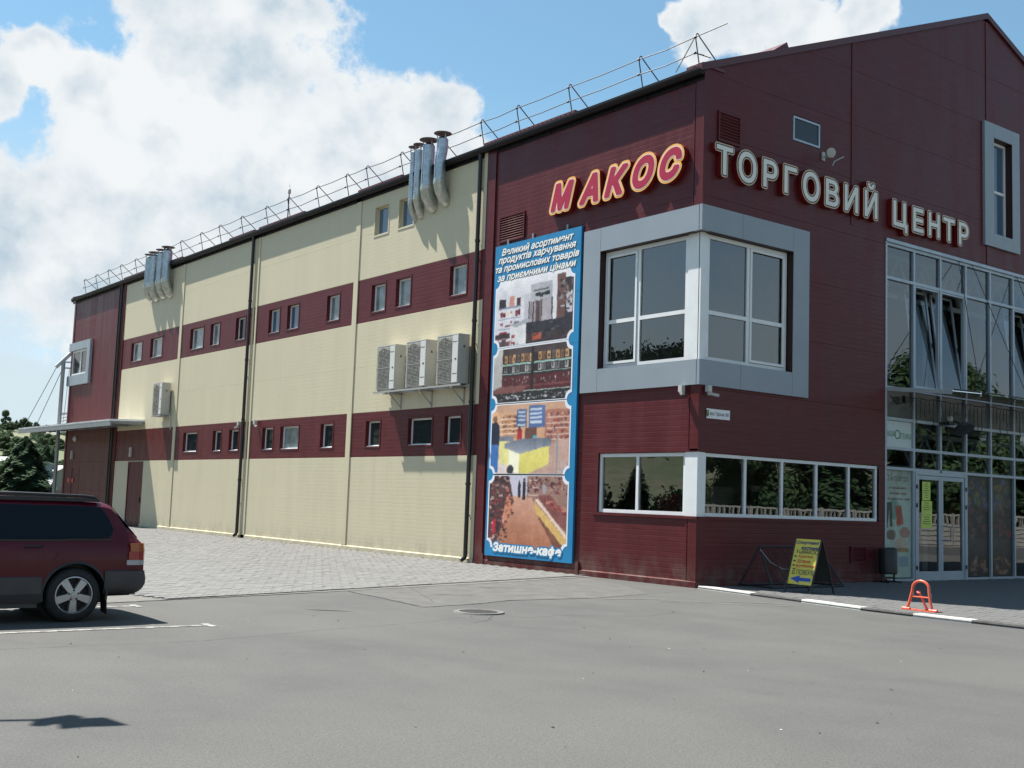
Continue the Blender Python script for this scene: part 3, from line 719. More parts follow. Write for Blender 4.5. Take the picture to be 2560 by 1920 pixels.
part('reveal', rv, mat('reveal_dark_red', (.03, .008, .01), .5), B)
def frame_rect(mb, w, a0, a1, z0, z1, e, n0, n1):
    for q in ((a0, a0+e, z0, z1), (a1-e, a1, z0, z1), (a0+e, a1-e, z1-e, z1), (a0+e, a1-e, z0, z0+e)): mb.wbox(w, *q, n0, n1)
def glazed(w, a0, a1, z0, z1, mull, trans, e, n0, n1, sash=(), gm=GLASS, name='window', mt=WHITE, panes=None):
    f = MB(); frame_rect(f, w, a0, a1, z0, z1, e, n0, n1); xs = [a0+e]+list(mull)+[a1-e]; zs = [z0+e]+list(trans)+[z1-e]
    for x in mull: f.wbox(w, x-e/2, x+e/2, z0+e, z1-e, n0, n1)
    for z in trans:
        for x0, x1 in zip(xs, xs[1:]):
            f.wbox(w, x0+(e/2 if x0 in mull else 0), x1-(e/2 if x1 in mull else 0), z-e/2, z+e/2, n0, n1)
    W_ = part(name, f, mt, B); nm = (n0+n1)/2
    for i, (x0, x1) in enumerate(zip(xs, xs[1:])):
        c0 = x0+(e/2 if x0 in mull else 0); c1 = x1-(e/2 if x1 in mull else 0)
        if i in sash:
            s = MB(); frame_rect(s, w, c0+.01, c1-.01, z0+e+.01, z1-e-.01, .055, n1-.01, n1+.02); part('sash', s, mt, W_)
        for z_0, z_1 in zip(zs, zs[1:]):
            d0 = z_0+(e/2 if z_0 in trans else 0); d1 = z_1-(e/2 if z_1 in trans else 0)
            p = MB(); ca, cb = (c0, c1) if w == 'f' else (c1, c0); p.quad(place2d(w, ca, d0, nm), place2d(w, cb, d0, nm), place2d(w, cb, d1, nm), place2d(w, ca, d1, nm)); part('pane', p, gm, W_)
    return W_
glazed('s', .44, 3.02, 4.63, 7.29, [1.92], [5.68], .085, -.16, -.09, sash=(1,))
glazed('f', .26, 2.83, 4.63, 7.29, [1.56], [5.65], .085, -.16, -.09, sash=(1,))
m1 = MB(); m1.box((.08, .12, 4.62), (.14, .44, 7.31)); m1.box((.08, .08, 4.62), (.26, .14, 7.31)); part('corner_post', m1, WHITE, B)
m1 = MB(); m1.box((.55, .55, 4.6), (.85, .85, 7.4)); part('inner_column', m1, mat('white_column', (.7, .72, .72), .6), B)
glazed('s', .33, 2.96, 1.43, 2.72, [1.76], [], .075, -.10, -.02)
glazed('f', .20, 6.09, 1.43, 2.72, [1.48, 2.67, 3.85, 5.02], [], .07, -.10, -.02)
m1 = MB(); m1.box((-.012, -.012, 1.41), (.20, .03, 2.74)); m1.box((-.012, .03, 1.41), (.03, .33, 2.74)); part('corner_post', m1, WHITE, B)
m1 = MB(); m1.box((.35, .35, 0), (.6, .6, 3.9)); part('inner_column', m1, MATS['white_column'], B)
m1 = MB(); m1.wbox('s', -.04, 3.1, 1.37, 1.425, .0, .05); m1.wbox('f', .0, 6.12, 1.37, 1.425, .0, .05); m1.wbox('s', -.03, 3.08, 2.735, 2.79, .0, .035); m1.wbox('s', 2.96, 3.05, 1.425, 2.735, .0, .035); part('window_flashing', m1, RED, B)
# far corner bay window
for q in ((39.1, 41.83, 8.12, 8.5), (39.1, 41.83, 6.42, 6.9)): m1 = MB(); m1.wbox('s', *q, -.02, .14); part('surround_panel', m1, GREYP, B)
m1 = MB(); m1.wbox('s', 38.68, 39.1, 6.42, 8.5, -.02, .14); part('surround_panel', m1, GREYP, B)
m1 = MB(); m1.box((-.14, 41.755, 6.42), (2.5, 41.9, 6.9)); part('surround_panel', m1, GREYP, B)
W_ = glazed('s', 39.12, 41.6, 6.91, 8.11, [40.3], [], .09, -.05, .03, gm=PANE)
# ---- gable window surround, single top window
for q in ((10.65, 11.10, 8.76, 12.12), (12.02, 12.40, 8.76, 12.12), (11.105, 12.015, 11.74, 12.12), (11.105, 12.015, 8.76, 9.12)): cass('f', *q, n1=.09)
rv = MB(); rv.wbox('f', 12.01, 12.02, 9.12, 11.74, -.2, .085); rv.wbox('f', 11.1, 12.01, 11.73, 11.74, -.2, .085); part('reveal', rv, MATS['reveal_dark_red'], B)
glazed('f', 11.11, 12.0, 9.13, 11.72, [], [10.35], .07, -.17, -.10, gm=PANEB)
glazed('f', 2.87, 3.82, 9.87, 10.43, [], [], .045, -.03, .02, gm=PANE, mt=ALU)
# louvres
def louvre(w, a0, a1, z0, z1, m):
    f = MB(); frame_rect(f, w, a0, a1, z0, z1, .035, .015, .055); t = part('louvre', f, m, B); n = int((z1-z0)/.065)
    for i in range(n):
        z = z0+.035+(z1-z0-.07)*i/n; h = (z1-z0-.07)/n; s = MB()
        s.add([place2d(w, a, zz, nn) for a in (a0+.035, a1-.035) for zz, nn in ((z, .05), (z+h*.55, .022), (z+h*.75, .022), (z+h*.2, .052))], [(0, 1, 5, 4), (1, 2, 6, 5), (2, 3, 7, 6), (3, 0, 4, 7)])
        part('slat', s, m, t)
louvre('s', 5.92, 6.95, 8.10, 8.78, RED); louvre('f', .40, 1.10, 9.30, 9.95, RED)
louvre('f', 5.03, 5.60, .47, .86, DRED)
# wall bulkhead lamps by the far doors (they belong to the wall)
for y, z in ((32.55, 3.1), (40.5, 3.05)): m1 = MB(); m1.wbox('s', y-.06, y+.06, z-.2, z+.2, .018, .10); part('wall_lamp', m1, LAMPW, B)
m1 = MB(); m1.lathe((-.02, 40.2, 3.82), (-1, 0, 0), [(.14, 0), (.14, .05), (.07, .12), (0, .13)], 16); part('wall_lamp', m1, LAMPW, B, smooth=True)
m1 = MB(); m1.wbox('s', 40.7, 41.0, 1.75, 1.95, .018, .03); m1.wbox('s', 40.1, 40.35, 1.75, 1.95, .026, .035); part('notice', m1, mat('orange_red_notice', (.55, .08, .04), .5), B)
# ---------------------------------------------------------------- glazed shop front
CX = [6.42, 7.57, 8.72, 9.87, 11.03, 12.18, 13.33, 14.48, 15.32]; CZ = [.06, 2.70, 3.18, 3.88, 4.62, 7.28, 8.10]
e = .07; fm = MB()
n0, n1 = -.12, .0
for i, x in enumerate(CX):
    fm.wbox('f', x-e/2, x+e/2, .02 if i not in (2,) else 2.74, 8.14, n0, n1)
for j, z in enumerate(CZ):
    for x0, x1 in zip(CX, CX[1:]):
        if j == 0 and x0 in (7.57, 8.72): continue
        fm.wbox('f', x0+e/2, x1-e/2, z-e/2, z+e/2, n0, n1)
CWL = part('curtain_wall', fm, ALU, B)
m1 = MB(); m1.wbox('f', 6.36, 15.38, 8.14, 8.22, -.12, .05); m1.wbox('f', 6.345, 6.385, .0, 8.14, -.12, .03); part('trim', m1, ALU, CWL)
def quadpane(x0, x1, z0, z1, m, n=-.06, name='pane', nt=None):
    p = MB(); nt = n if nt is None else nt
    p.quad(place2d('f', x0, z0, n), place2d('f', x1, z0, n), place2d('f', x1, z1, nt), place2d('f', x0, z1, nt)); return part(name, p, m, CWL)
SPAN = mat('grey_spandrel', (.10, .105, .10), .12, var=.06)
for i, (x0, x1) in enumerate(zip(CX, CX[1:])):
    for j, (z0, z1) in enumerate(zip(CZ, CZ[1:])):
        if j == 0 and i in (1, 2): continue
        if j == 4 and i in (1, 2, 5): continue
        if j == 3: quadpane(x0+e/2, x1-e/2, z0+e/2, z1-e/2, SPAN)
        elif j == 2 and i == 0: pass
        else: quadpane(x0+e/2, x1-e/2, z0+e/2, z1-e/2, GLASSD)
# tilted-open sashes
for i in (1, 2, 5):
    x0, x1 = CX[i]+e/2, CX[i+1]-e/2; z0, z1 = 4.62+e/2, 7.28-e/2
    s = MB(); frame_rect(s, 'f', x0, x1, z0, z1, .05, -.10, -.02); part('casement_frame', s, ALU, CWL)
    s = MB(); th = R(7.5); H = z1-z0-.06
    def tl(zz, nn): return (z0+.05+zz*math.cos(th), -.03-zz*math.sin(th)+nn)
    for (u0, u1, w0, w1) in ((x0+.05, x0+.11, 0, H), (x1-.11, x1-.05, 0, H), (x0+.11, x1-.11, H-.06, H), (x0+.11, x1-.11, 0, .06)):
        pts = []
        for nn in (-.04, .0):
            for u, w_ in ((u0, w0), (u1, w0), (u1, w1), (u0, w1)):
                zz, n_ = tl(w_, nn); pts.append(place2d('f', u, zz, n_))
        s.add(pts, [(3, 2, 1, 0), (4, 5, 6, 7), (0, 1, 5, 4), (1, 2, 6, 5), (2, 3, 7, 6), (3, 0, 4, 7)])
    part('tilted_sash', s, ALU, CWL)
    a = tl(.06, -.02); c = tl(H-.06, -.02); p = MB(); p.quad(place2d('f', x0+.11, *a), place2d('f', x1-.11, *a), place2d('f', x1-.11, *c), place2d('f', x0+.11, *c)); part('pane', p, GLASSD, CWL)
    h = MB(); h.wbox('f', x1-.1, x1-.06, 5.8, 5.92, -.2, -.16); part('handle', h, BLACK, CWL)
# double door
d = MB(); frame_rect(d, 'f', 7.607, 9.835, .0, 2.665, .075, -.10, .02); DOOR = part('entrance_door', d, ALU, B)
for a0, a1, hs_ in ((7.69, 8.715, 1), (8.725, 9.755, 0)):
    l = MB()
    for q in ((a0, a0+.085, .05, 2.58), (a1-.085, a1, .05, 2.58), (a0+.085, a1-.085, 2.48, 2.58), (a0+.085, a1-.085, .05, .26)): l.wbox('f', *q, -.07, .0)
    part('leaf', l, ALU, DOOR); p = MB(); p.quad(*[place2d('f', x, z, -.035) for x, z in ((a0+.085, .26), (a1-.085, .26), (a1-.085, 2.48), (a0+.085, 2.48))]); part('pane', p, GLASSD, DOOR)
h = MB(); h.tube([(8.80, -.02, 1.02), (8.80, -.09, 1.02), (9.0, -.09, 1.02), (9.0, -.09, 1.36), (8.80, -.09, 1.36), (8.80, -.02, 1.36)], .014, 8); part('handle', h, STEEL, DOOR)
h = MB()
for z in (2.3, 1.85, .35):
    h.wbox('f', 7.62, 7.67, z-.05, z+.05, .02, .04); h.wbox('f', 9.77, 9.82, z-.05, z+.05, .02, .04)
part('hinge', h, BLACK, DOOR)
# interior seen through the glass: floors, walls, white roof truss, shelves
m1 = MB()
m1.box((.25, 9.0, 0), (21.5, 9.2, 10.6)); m1.box((.25, .25, 3.70), (21.5, 9, 3.86)); m1.box((.25, .25, 8.5), (21.5, 9, 8.6)); m1.box((.25, .25, -.05), (21.5, 9, .03)); m1.box((6.12, .16, 0), (6.25, 9, 8.5)); m1.box((15.5, .2, 0), (15.6, 9, 8.5)); 
m1.box((.24, 3.75, 0), (6.1, 3.85, 8.5)); part('interior_shell', m1, INT, B)
m1 = MB(); TW = mat('white_truss_paint', (.55, .57, .57), .5)
for zb, zt in ((7.0, 8.0), (2.75, 3.6)):
    for y in (.55,):
        m1.bar((6.5, y, zb), (15.3, y, zb), .12, .12); m1.bar((6.5, y, zt), (15.3, y, zt), .12, .12)
        for k in range(8): x = 6.5+k*1.15; m1.bar((x, y, zt), (x+.575, y, zb), .09, .09); m1.bar((x+.575, y, zb), (x+1.15, y, zt), .09, .09)
part('interior_truss', m1, TW, B)
m1 = MB()
for k in range(9): m1.box((6.3, 1.6+k*.8, 8.2), (15.3, 1.72+k*.8, 8.32))
for x in (9.0, 12.0): m1.box((x, .7, 0), (x+.22, .92, 8.3))
part('interior_beams', m1, TW, B)
m1 = MB(); rr = random.Random(9); cl = [mat('goods_%s' % n, c, .6) for n, c in (('brown', (.09, .05, .03)), ('red', (.25, .03, .03)), ('blue', (.05, .08, .2)), ('pale', (.4, .38, .33)), ('green', (.05, .12, .05)))]
for k in range(110):
    x = rr.uniform(.8, 15); y = rr.uniform(1.6, 5); 
    if abs(x-6.2) < .5: continue
    m1.cur = rr.randrange(5); h_ = rr.uniform(.6, 2.2); zb = rr.choice([.03, .03, 3.87]) if x > 6.3 else .03
    m1.box((x, y, zb), (x+rr.uniform(.2, .9), y+.3, zb+h_))
part('shop_goods', m1, cl, B)
# ================================================================ printed pictures (colour laid on a fine grid)
PRINT = vcol_mat('printed_vinyl', .38)
def srgb(c): c = np.asarray(c, float)/255.; return np.where(c <= .04045, c/12.92, ((c+.055)/1.055)**2.4)
class Pic:
    def __init__(s, w, h, bg): s.w, s.h = w, h; s.a = np.ones((h, w, 3))*np.array(bg, float); s.Y, s.X = np.mgrid[0:h, 0:w]; s.X = (s.X+.5)/w; s.Y = (s.Y+.5)/h; s.r = np.random.RandomState(int(w*7+h))
    def poly(s, pts, c, c2=None, al=1.):
        ins = np.zeros(s.X.shape, bool); n = len(pts)
        for i in range(n):
            (x0, y0), (x1, y1) = pts[i], pts[(i+1) % n]
            cond = (y0 > s.Y) != (y1 > s.Y)
            if y1 != y0: ins ^= cond & (s.X < (x1-x0)*(s.Y-y0)/(y1-y0)+x0)
        if c2 is None: s.a[ins] = s.a[ins]*(1-al)+np.array(c, float)*al
        else:
            ys = [p[1] for p in pts]; t = ((s.Y-min(ys))/(max(ys)-min(ys)+1e-6))[..., None]; g_ = np.array(c, float)*(1-t)+np.array(c2, float)*t; s.a[ins] = g_[ins]
        return s
    def rect(s, x0, y0, x1, y1, c, c2=None, al=1.): return s.poly([(x0, y0), (x1, y0), (x1, y1), (x0, y1)], c, c2, al)
    def ell(s, x, y, rx, ry, c): m_ = ((s.X-x)/rx)**2+((s.Y-y)/ry)**2 < 1; s.a[m_] = c; return s
    def clutter(s, x0, y0, x1, y1, n, cols, sx=.03, sy=.04, slope=0.):
        for _ in range(n):
            x = s.r.uniform(x0, x1); y = s.r.uniform(y0, y1)+slope*(x-x0); w = s.r.uniform(.4, 1)*sx; h = s.r.uniform(.4, 1)*sy
            s.rect(x, y, x+w, y+h, np.array(cols[s.r.randint(len(cols))])*s.r.uniform(.75, 1.15))
        return s
    def finish(s, blur=1, noise=5):
        for k_ in (9, 23):
            l_ = s.r.randn(s.h//k_+2, s.w//k_+2)*4; s.a += np.kron(l_, np.ones((k_, k_)))[:s.h, :s.w, None]*.6
        for _ in range(blur):
            p = np.pad(s.a, ((1, 1), (1, 1), (0, 0)), 'edge'); s.a = (p[1:-1, 1:-1]*4+p[:-2, 1:-1]+p[2:, 1:-1]+p[1:-1, :-2]+p[1:-1, 2:])/8
        s.a = np.kron(s.a, np.ones((2, 2, 1))); h, w = s.a.shape[:2]
        def sm(k): q = s.r.randn(h//k+3, w//k+3); ys_, xs_ = np.arange(h)/k, np.arange(w)/k; i, j = ys_.astype(int), xs_.astype(int); fy, fx = (ys_-i)[:, None], (xs_-j)[None]; return q[i][:, j]*(1-fy)*(1-fx)+q[i+1][:, j]*fy*(1-fx)+q[i][:, j+1]*(1-fy)*fx+q[i+1][:, j+1]*fy*fx
        yy, xx = np.mgrid[0:h, 0:w]; yy = np.clip(yy+sm(9)*.4+sm(3)*.2, 0, h-1).astype(int); xx = np.clip(xx+sm(8)*.4+sm(3)*.2, 0, w-1).astype(int); s.a = s.a[yy, xx]
        lum = s.a.mean(2, keepdims=True); s.a = lum+(s.a-lum)*.84+sm(5)[..., None]*3+sm(14)[..., None]*4+4
        s.a = np.clip(s.a+s.r.randn(h, w, 1)*noise, 0, 255); return srgb(s.a)
def print_panel(name, w, a0, a1, z0, z1, n, img, parent, mask=None):
    """image drawn left-to-right as read from outside; faces of a grid carry the ink"""
    h, wd, _ = img.shape
    us = np.linspace(a0, a1, wd+1); zs = np.linspace(z1, z0, h+1); U, Z = np.meshgrid(us, zs)
    co = np.stack([np.full(U.shape, -n), U, Z] if w == 's' else [U, np.full(U.shape, -n), Z], -1).reshape(-1, 3)
    i = np.arange(h)[:, None]*(wd+1)+np.arange(wd)[None]; F = np.stack([i, i+wd+1, i+wd+2, i+1], -1).reshape(-1, 4); C_ = img.reshape(-1, 3)
    if mask is not None: k = mask.reshape(-1); F = F[k]; C_ = C_[k]
    me = bpy.data.meshes.new(name); inv = rootof(parent).matrix_basis.inverted(); co = co+np.array(inv.translation)
    me.vertices.add(len(co)); me.vertices.foreach_set('co', co.ravel()); me.loops.add(len(F)*4); me.loops.foreach_set('vertex_index', F.ravel())
    me.polygons.add(len(F)); me.polygons.foreach_set('loop_start', np.arange(len(F))*4); me.update()
    ca = me.color_attributes.new('print', 'FLOAT_COLOR', 'CORNER'); cc = np.ones((len(F)*4, 4)); cc[:, :3] = np.repeat(C_, 4, 0); ca.data.foreach_set('color', cc.ravel())
    me.materials.append(PRINT); me.validate(); o = bpy.data.objects.new(name, me); COL.objects.link(o); o.parent = parent; return o
def notch(h, w, c=.07, asp=1.):
    Y, X = np.mgrid[0:h, 0:w]; X = (X+.5)/w; Y = (Y+.5)/h*asp; m_ = np.ones((h, w), bool)
    for cx in (0, 1):
        for cy in (0, asp): m_ &= ((X-cx)**2+(Y-cy)**2) > c**2
    return m_
# --- the tall banner on the side wall
BN = thing('advertising_banner', (-.05, 5.36, .25), 'tall blue banner with four shop photographs and white lettering on the red side wall', 'banner')
m1 = MB(); m1.wbox('s', 3.70, 7.02, .25, 8.01, .03, .085)
bb = part('board', m1, mat('banner_blue', (.012, .20, .42), .4, var=.08, vscale=1.5), BN)
m1 = MB()
for z in (1.95, 3.6, 5.3, 6.5): m1.wbox('s', 3.70, 7.02, z-.004, z+.004, .08, .0875)
part('fold_line', m1, mat('fold_pale_blue', (.05, .25, .42), .5), BN)  # thin strips slightly paler than the board blue
m1 = MB(); 
for y in (6.55, 5.55, 4.25): m1.wbox('s', y-.03, y+.03, 8.0, 8.14, .02, .06)
part('fixing_bracket', m1, STEEL, BN)
def pic1():
    p = Pic(110, 62*1, (196, 190, 196)).rect(0, 0, 1, .14, (232, 230, 233)).poly([(0, 0), (.65, 0), (.45, .16), (0, .2)], (224, 220, 226))
    p = Pic(120, 76, (188, 184, 192)); p.poly([(0, 0), (1, 0), (1, .1), (.5, .24), (0, .24)], (226, 224, 230), (206, 202, 210))
    p.rect(.0, .2, .38, .95, (206, 204, 212)); 
    for y in (.40, .56, .72): p.rect(.03, y, .34, y+.022, (120, 130, 155))
    p.rect(.04, .26, .13, .39, (46, 34, 38)).rect(.18, .24, .25, .39, (200, 130, 110)).rect(.28, .28, .33, .39, (70, 34, 34)).clutter(.05, .45, .33, .5, 16, [(150, 40, 50), (210, 160, 110), (90, 30, 40)], .04, .06).clutter(.05, .62, .33, .68, 14, [(60, 60, 70), (150, 60, 70)], .025, .04).rect(.05, .78, .16, .88, (150, 24, 40))
    p.rect(.47, .10, .74, .36, (170, 170, 178)).rect(.5, .2, .70, .22, (90, 88, 94)).clutter(.52, .24, .68, .28, 8, [(40, 38, 42)], .07, .06)
    p.rect(.74, .05, .80, .75, (214, 210, 216)).rect(.80, .02, .9, .9, (110, 74, 66)).rect(.9, .1, 1, 1, (48, 38, 44)).rect(.92, .30, .99, .62, (190, 186, 196))
    for i in range(13): x = .44+i*.024; p.rect(x, .36+.01*(i % 3), x+.021, .68, [(70, 62, 70), (120, 96, 96), (40, 38, 44), (150, 140, 146), (100, 60, 60)][i % 5])
    for x in (.62, .68): p.poly([(x, .36), (x+.05, .36), (x+.06, .68), (x-.01, .68)], (168, 158, 164))
    p.rect(.0, .8, 1, 1, (58, 40, 42)).rect(.35, .68, .95, .86, (44, 38, 44)).poly([(.2, .68), (.42, .62), (.42, 1), (.2, 1)], (214, 212, 214)).poly([(.2, .68), (.42, .62), (.5, .66), (.28, .73)], (160, 162, 170)).rect(.5, .86, .62, .96, (180, 76, 50)).rect(.0, .88, .2, 1, (80, 60, 66))
    p.clutter(.45, .70, .98, .96, 26, [(30, 28, 34), (60, 54, 60), (84, 78, 84)], .05, .035).clutter(.0, .82, .3, .98, 20, [(40, 34, 40), (150, 60, 60), (180, 170, 176)], .05, .04).clutter(.8, .1, 1, .6, 40, [(60, 46, 50), (120, 96, 90), (170, 160, 164)], .05, .06)
    return p.finish(1, 7)
def pic2():
    p = Pic(120, 60, (44, 30, 32)); p.rect(0, 0, .12, 1, (190, 186, 180), (150, 148, 146)).rect(.12, 0, 1, .12, (70, 52, 52))
    for j, y in enumerate((.28, .46)):
        p.rect(.12, y, 1, y+.03, (150, 190, 176))
        for i in range(15):
            x = .14+i*.056; 
            if .48 < x < .56: continue
            p.rect(x, y-.16+.03*(j), x+.043, y-.01, [(176, 130, 74), (120, 84, 60), (196, 150, 92), (90, 84, 84)][(i+j*2) % 4] if j == 0 else [(110, 108, 110), (60, 56, 60), (170, 166, 160)][i % 3]); p.rect(x+.012, y-.12, x+.03, y-.04, (90, 50, 40) if j == 0 else (60, 58, 60))
    p.rect(.12, .52, 1, .82, (86, 26, 32)); p.clutter(.14, .54, .98, .68, 46, [(170, 160, 160), (60, 40, 44), (120, 100, 100)], .02, .06).rect(.12, .70, 1, .73, (120, 60, 60))
    p.rect(0, .82, 1, 1, (40, 34, 36)).rect(0, .80, 1, .815, (170, 200, 190)); p.clutter(.02, .85, .98, .95, 120, [(205, 205, 208), (30, 28, 30), (130, 130, 134)], .03, .03)
    p.poly([(.0, .76), (.1, .7), (.45, .72), (.4, .82), (0, .84)], (120, 70, 66)); p.rect(.5, .0, .53, .8, (34, 24, 26)); return p.finish(1, 8)
def pic3():
    p = Pic(120, 70, (214, 160, 120)); p.rect(0, 0, 1, .12, (200, 150, 120)).rect(0, .1, .1, .5, (226, 170, 120)).rect(.16, .14, .38, .5, (190, 130, 90))
    for y in (.2, .27, .34, .41): p.rect(.1, y, .38, y+.014, (236, 206, 180)); p.clutter(.12, y-.05, .36, y-.03, 14, [(120, 80, 60), (170, 120, 80), (90, 60, 60)], .02, .035)
    p.rect(.7, .1, 1, .6, (176, 110, 90))
    for y in (.2, .28, .36, .44, .52): p.rect(.72, y, 1, y+.014, (226, 190, 170)); p.clutter(.73, y-.06, .98, y-.03, 16, [(150, 60, 60), (200, 170, 140), (110, 80, 90)], .02, .04)
    p.rect(0, .78, 1, 1, (216, 196, 190)).poly([(.65, .6), (1, .5), (1, 1), (.5, 1)], (190, 150, 136))
    p.rect(.33, .07, .47, .33, (70, 92, 140)).rect(.49, .03, .70, .35, (74, 100, 156))
    for y in (.1, .16, .22, .28): p.rect(.35, y, .45, y+.03, (178, 190, 205)); p.rect(.51, y-.03, .66, y, (190, 202, 216))
    p.rect(.35, .36, .41, .56, (180, 34, 44)).ell(.375, .35, .02, .03, (90, 50, 40)).rect(.45, .35, .6, .55, (110, 70, 60)).rect(.55, .46, .6, .52, (80, 170, 190))
    p.poly([(.1, .5), (.24, .48), (.24, .88), (.12, .84)], (226, 216, 130)).rect(.1, .46, .3, .53, (110, 116, 130))
    p.poly([(.24, .62), (.38, .70), (.38, 1), (.24, .95)], (240, 234, 200)).poly([(.38, .70), (.76, .58), (.76, .86), (.5, 1), (.38, 1)], (236, 220, 110), (214, 200, 90)).poly([(.18, .56), (.38, .50), (.78, .50), (.78, .60), (.38, .72), (.18, .62)], (104, 112, 128), (150, 156, 170))
    p.poly([(.0, .26), (.07, .24), (.11, .32), (.11, .58), (0, .58)], (30, 34, 60)).ell(.045, .2, .028, .05, (130, 84, 60)).rect(.0, .57, .1, .98, (46, 104, 180)).ell(.27, .94, .045, .07, (50, 50, 54))
    p.rect(.85, .45, .865, 1, (120, 140, 160)).clutter(.86, .7, .99, .98, 16, [(170, 190, 210), (120, 140, 160)], .04, .01)
    return p.finish(1, 6)
def pic4():
    p = Pic(120, 68, (150, 110, 96)); p.rect(.2, 0, .6, .3, (190, 186, 204)).poly([(.3, .28), (.55, .28), (.95, 1), (.12, 1)], (206, 150, 124), (170, 96, 64))
    p.poly([(0, 0), (.26, 0), (.32, .3), (.2, .62), (.1, 1), (0, 1)], (80, 48, 50)); p.clutter(0, 0, .24, .9, 170, [(60, 34, 44), (150, 80, 70), (190, 150, 140), (40, 26, 32), (140, 40, 50)], .05, .035)
    p.poly([(.24, .3), (.34, .3), (.3, .5), (.22, .64), (.18, .6)], (214, 130, 100)); p.clutter(.2, .28, .31, .55, 40, [(200, 120, 90), (120, 70, 60)], .04, .03)
    p.poly([(.06, .62), (.1, .6), (.1, .8), (.04, .84)], (190, 30, 50))
    p.rect(.5, 0, .72, .3, (150, 110, 100))
    for y in (.05, .1, .15, .2, .25): p.rect(.52, y, .64, y+.01, (220, 190, 170))
    p.clutter(.5, 0, 1, .22, 110, [(120, 40, 50), (190, 140, 120), (60, 40, 60), (90, 40, 40)], .03, .03)
    p.poly([(.62, .28), (.78, .24), (1, .5), (1, .74), (.62, .36)], (130, 70, 66)); p.clutter(.7, .28, .98, .34, 50, [(150, 40, 46), (190, 120, 100)], .05, .03, .6)
    p.poly([(.6, .32), (.64, .3), (1, .78), (1, .84)], (226, 196, 180)).poly([(.6, .34), (1, .84), (1, .98), (.62, .5)], (214, 170, 90)).poly([(.62, .5), (1, .98), (1, 1), (.88, 1)], (120, 66, 50))
    p.rect(.38, .1, .42, .3, (40, 38, 50)).rect(.44, .07, .485, .32, (38, 34, 46)).ell(.4, .08, .012, .02, (60, 40, 40)).ell(.46, .05, .013, .022, (60, 40, 40)).ell(.72, .17, .03, .07, (150, 140, 150))
    return p.finish(1, 7)
WB = mat('white_print', (.74, .75, .80), .45)
asp = {}
for (za, zb), fn in (((5.42, 7.04), pic1), ((4.02, 5.34), pic2), ((2.27, 3.95), pic3), ((.50, 2.21), pic4)):
    img = fn(); img = np.repeat(np.repeat(img, 2, 0), 2, 1) if False else img
    h, w, _ = img.shape; A_ = (zb-za)/2.98; ms = notch(h, w, .065, A_)
    m1 = MB(); cx = .075*2.98/2; yl, yr = 6.90, 3.92; r0 = .20; pts = []
    for (cy, cz, s0) in ((yl+.05, zb+.05, -90), (yr-.05, zb+.05, 180), (yr-.05, za-.05, 90), (yl+.05, za-.05, 0)):
        pass
    # white frame with concave corners
    def outline(g_, r):
        o = []; L, Rr, T, Bm = yl+g_, yr-g_, zb+g_, za-g_
        for (cy, cz, a_) in ((L, T, 270), (Rr, T, 0), (Rr, Bm, 90), (L, Bm, 180)):
            # concave quarter arcs; traversal clockwise as read
            seq = {270: [(0, -1), (-.38, -.92), (-.71, -.71), (-.92, -.38), (-1, 0)], 0: [(1, 0), (.92, -.38), (.71, -.71), (.38, -.92), (0, -1)], 90: [(0, 1), (.38, .92), (.71, .71), (.92, .38), (1, 0)], 180: [(-1, 0), (-.92, .38), (-.71, .71), (-.38, .92), (0, 1)]}[a_]
            o += [(cy+s[0]*r, cz+s[1]*r) for s in seq]
        return o
    po = outline(.045, .17); m1.add([place2d('s', y, z, .0885) for y, z in po], [tuple(range(len(po)))]); part('picture_border', m1, WB, BN)
    print_panel('shop_photograph', 's', yl, yr, za, zb, .0905, img, BN, ms)
TXO = mat('lettering_shadow', (.03, .05, .08), .5)
TXW = mat('white_lettering', (.80, .80, .78), .45)
for i, (s, a, b, z0, zt) in enumerate([("Великий асортимент", 6.74, 3.98, 7.70, 7.92), ("продуктів харчування", 6.86, 3.88, 7.50, 7.72), ("та промислових товарів", 6.97, 3.76, 7.28, 7.49), ("за приємними цінами", 6.88, 3.86, 7.05, 7.27)]):
    trs = lambda u, z, n: place2d('s', u, z, n)
    m1 = MB(); text_sdf(m1, s, a-.012, b-.012, z0-.012, zt-.012, trs, .016, .28, 0, .0075, .0885, .05); part('line_of_text_shadow', m1, TXO, BN)
    m1 = MB(); text_sdf(m1, s, a, b, z0, zt, trs, .0075, .28, 0, .0065, .0905, .05); part('line_of_text', m1, TXW, BN)
m1 = MB(); text_sdf(m1, "Затишне-кафе", 6.66, 4.08, .33, .58, trs, .05, .15, 0, .013, .0935, .07); part('line_of_text_shadow', m1, MATS['banner_blue'], BN)
m1 = MB(); text_sdf(m1, "Затишне-кафе", 6.66, 4.08, .33, .58, trs, .016, .15, 0, .011, .096, .07); part('line_of_text', m1, TXW, BN)

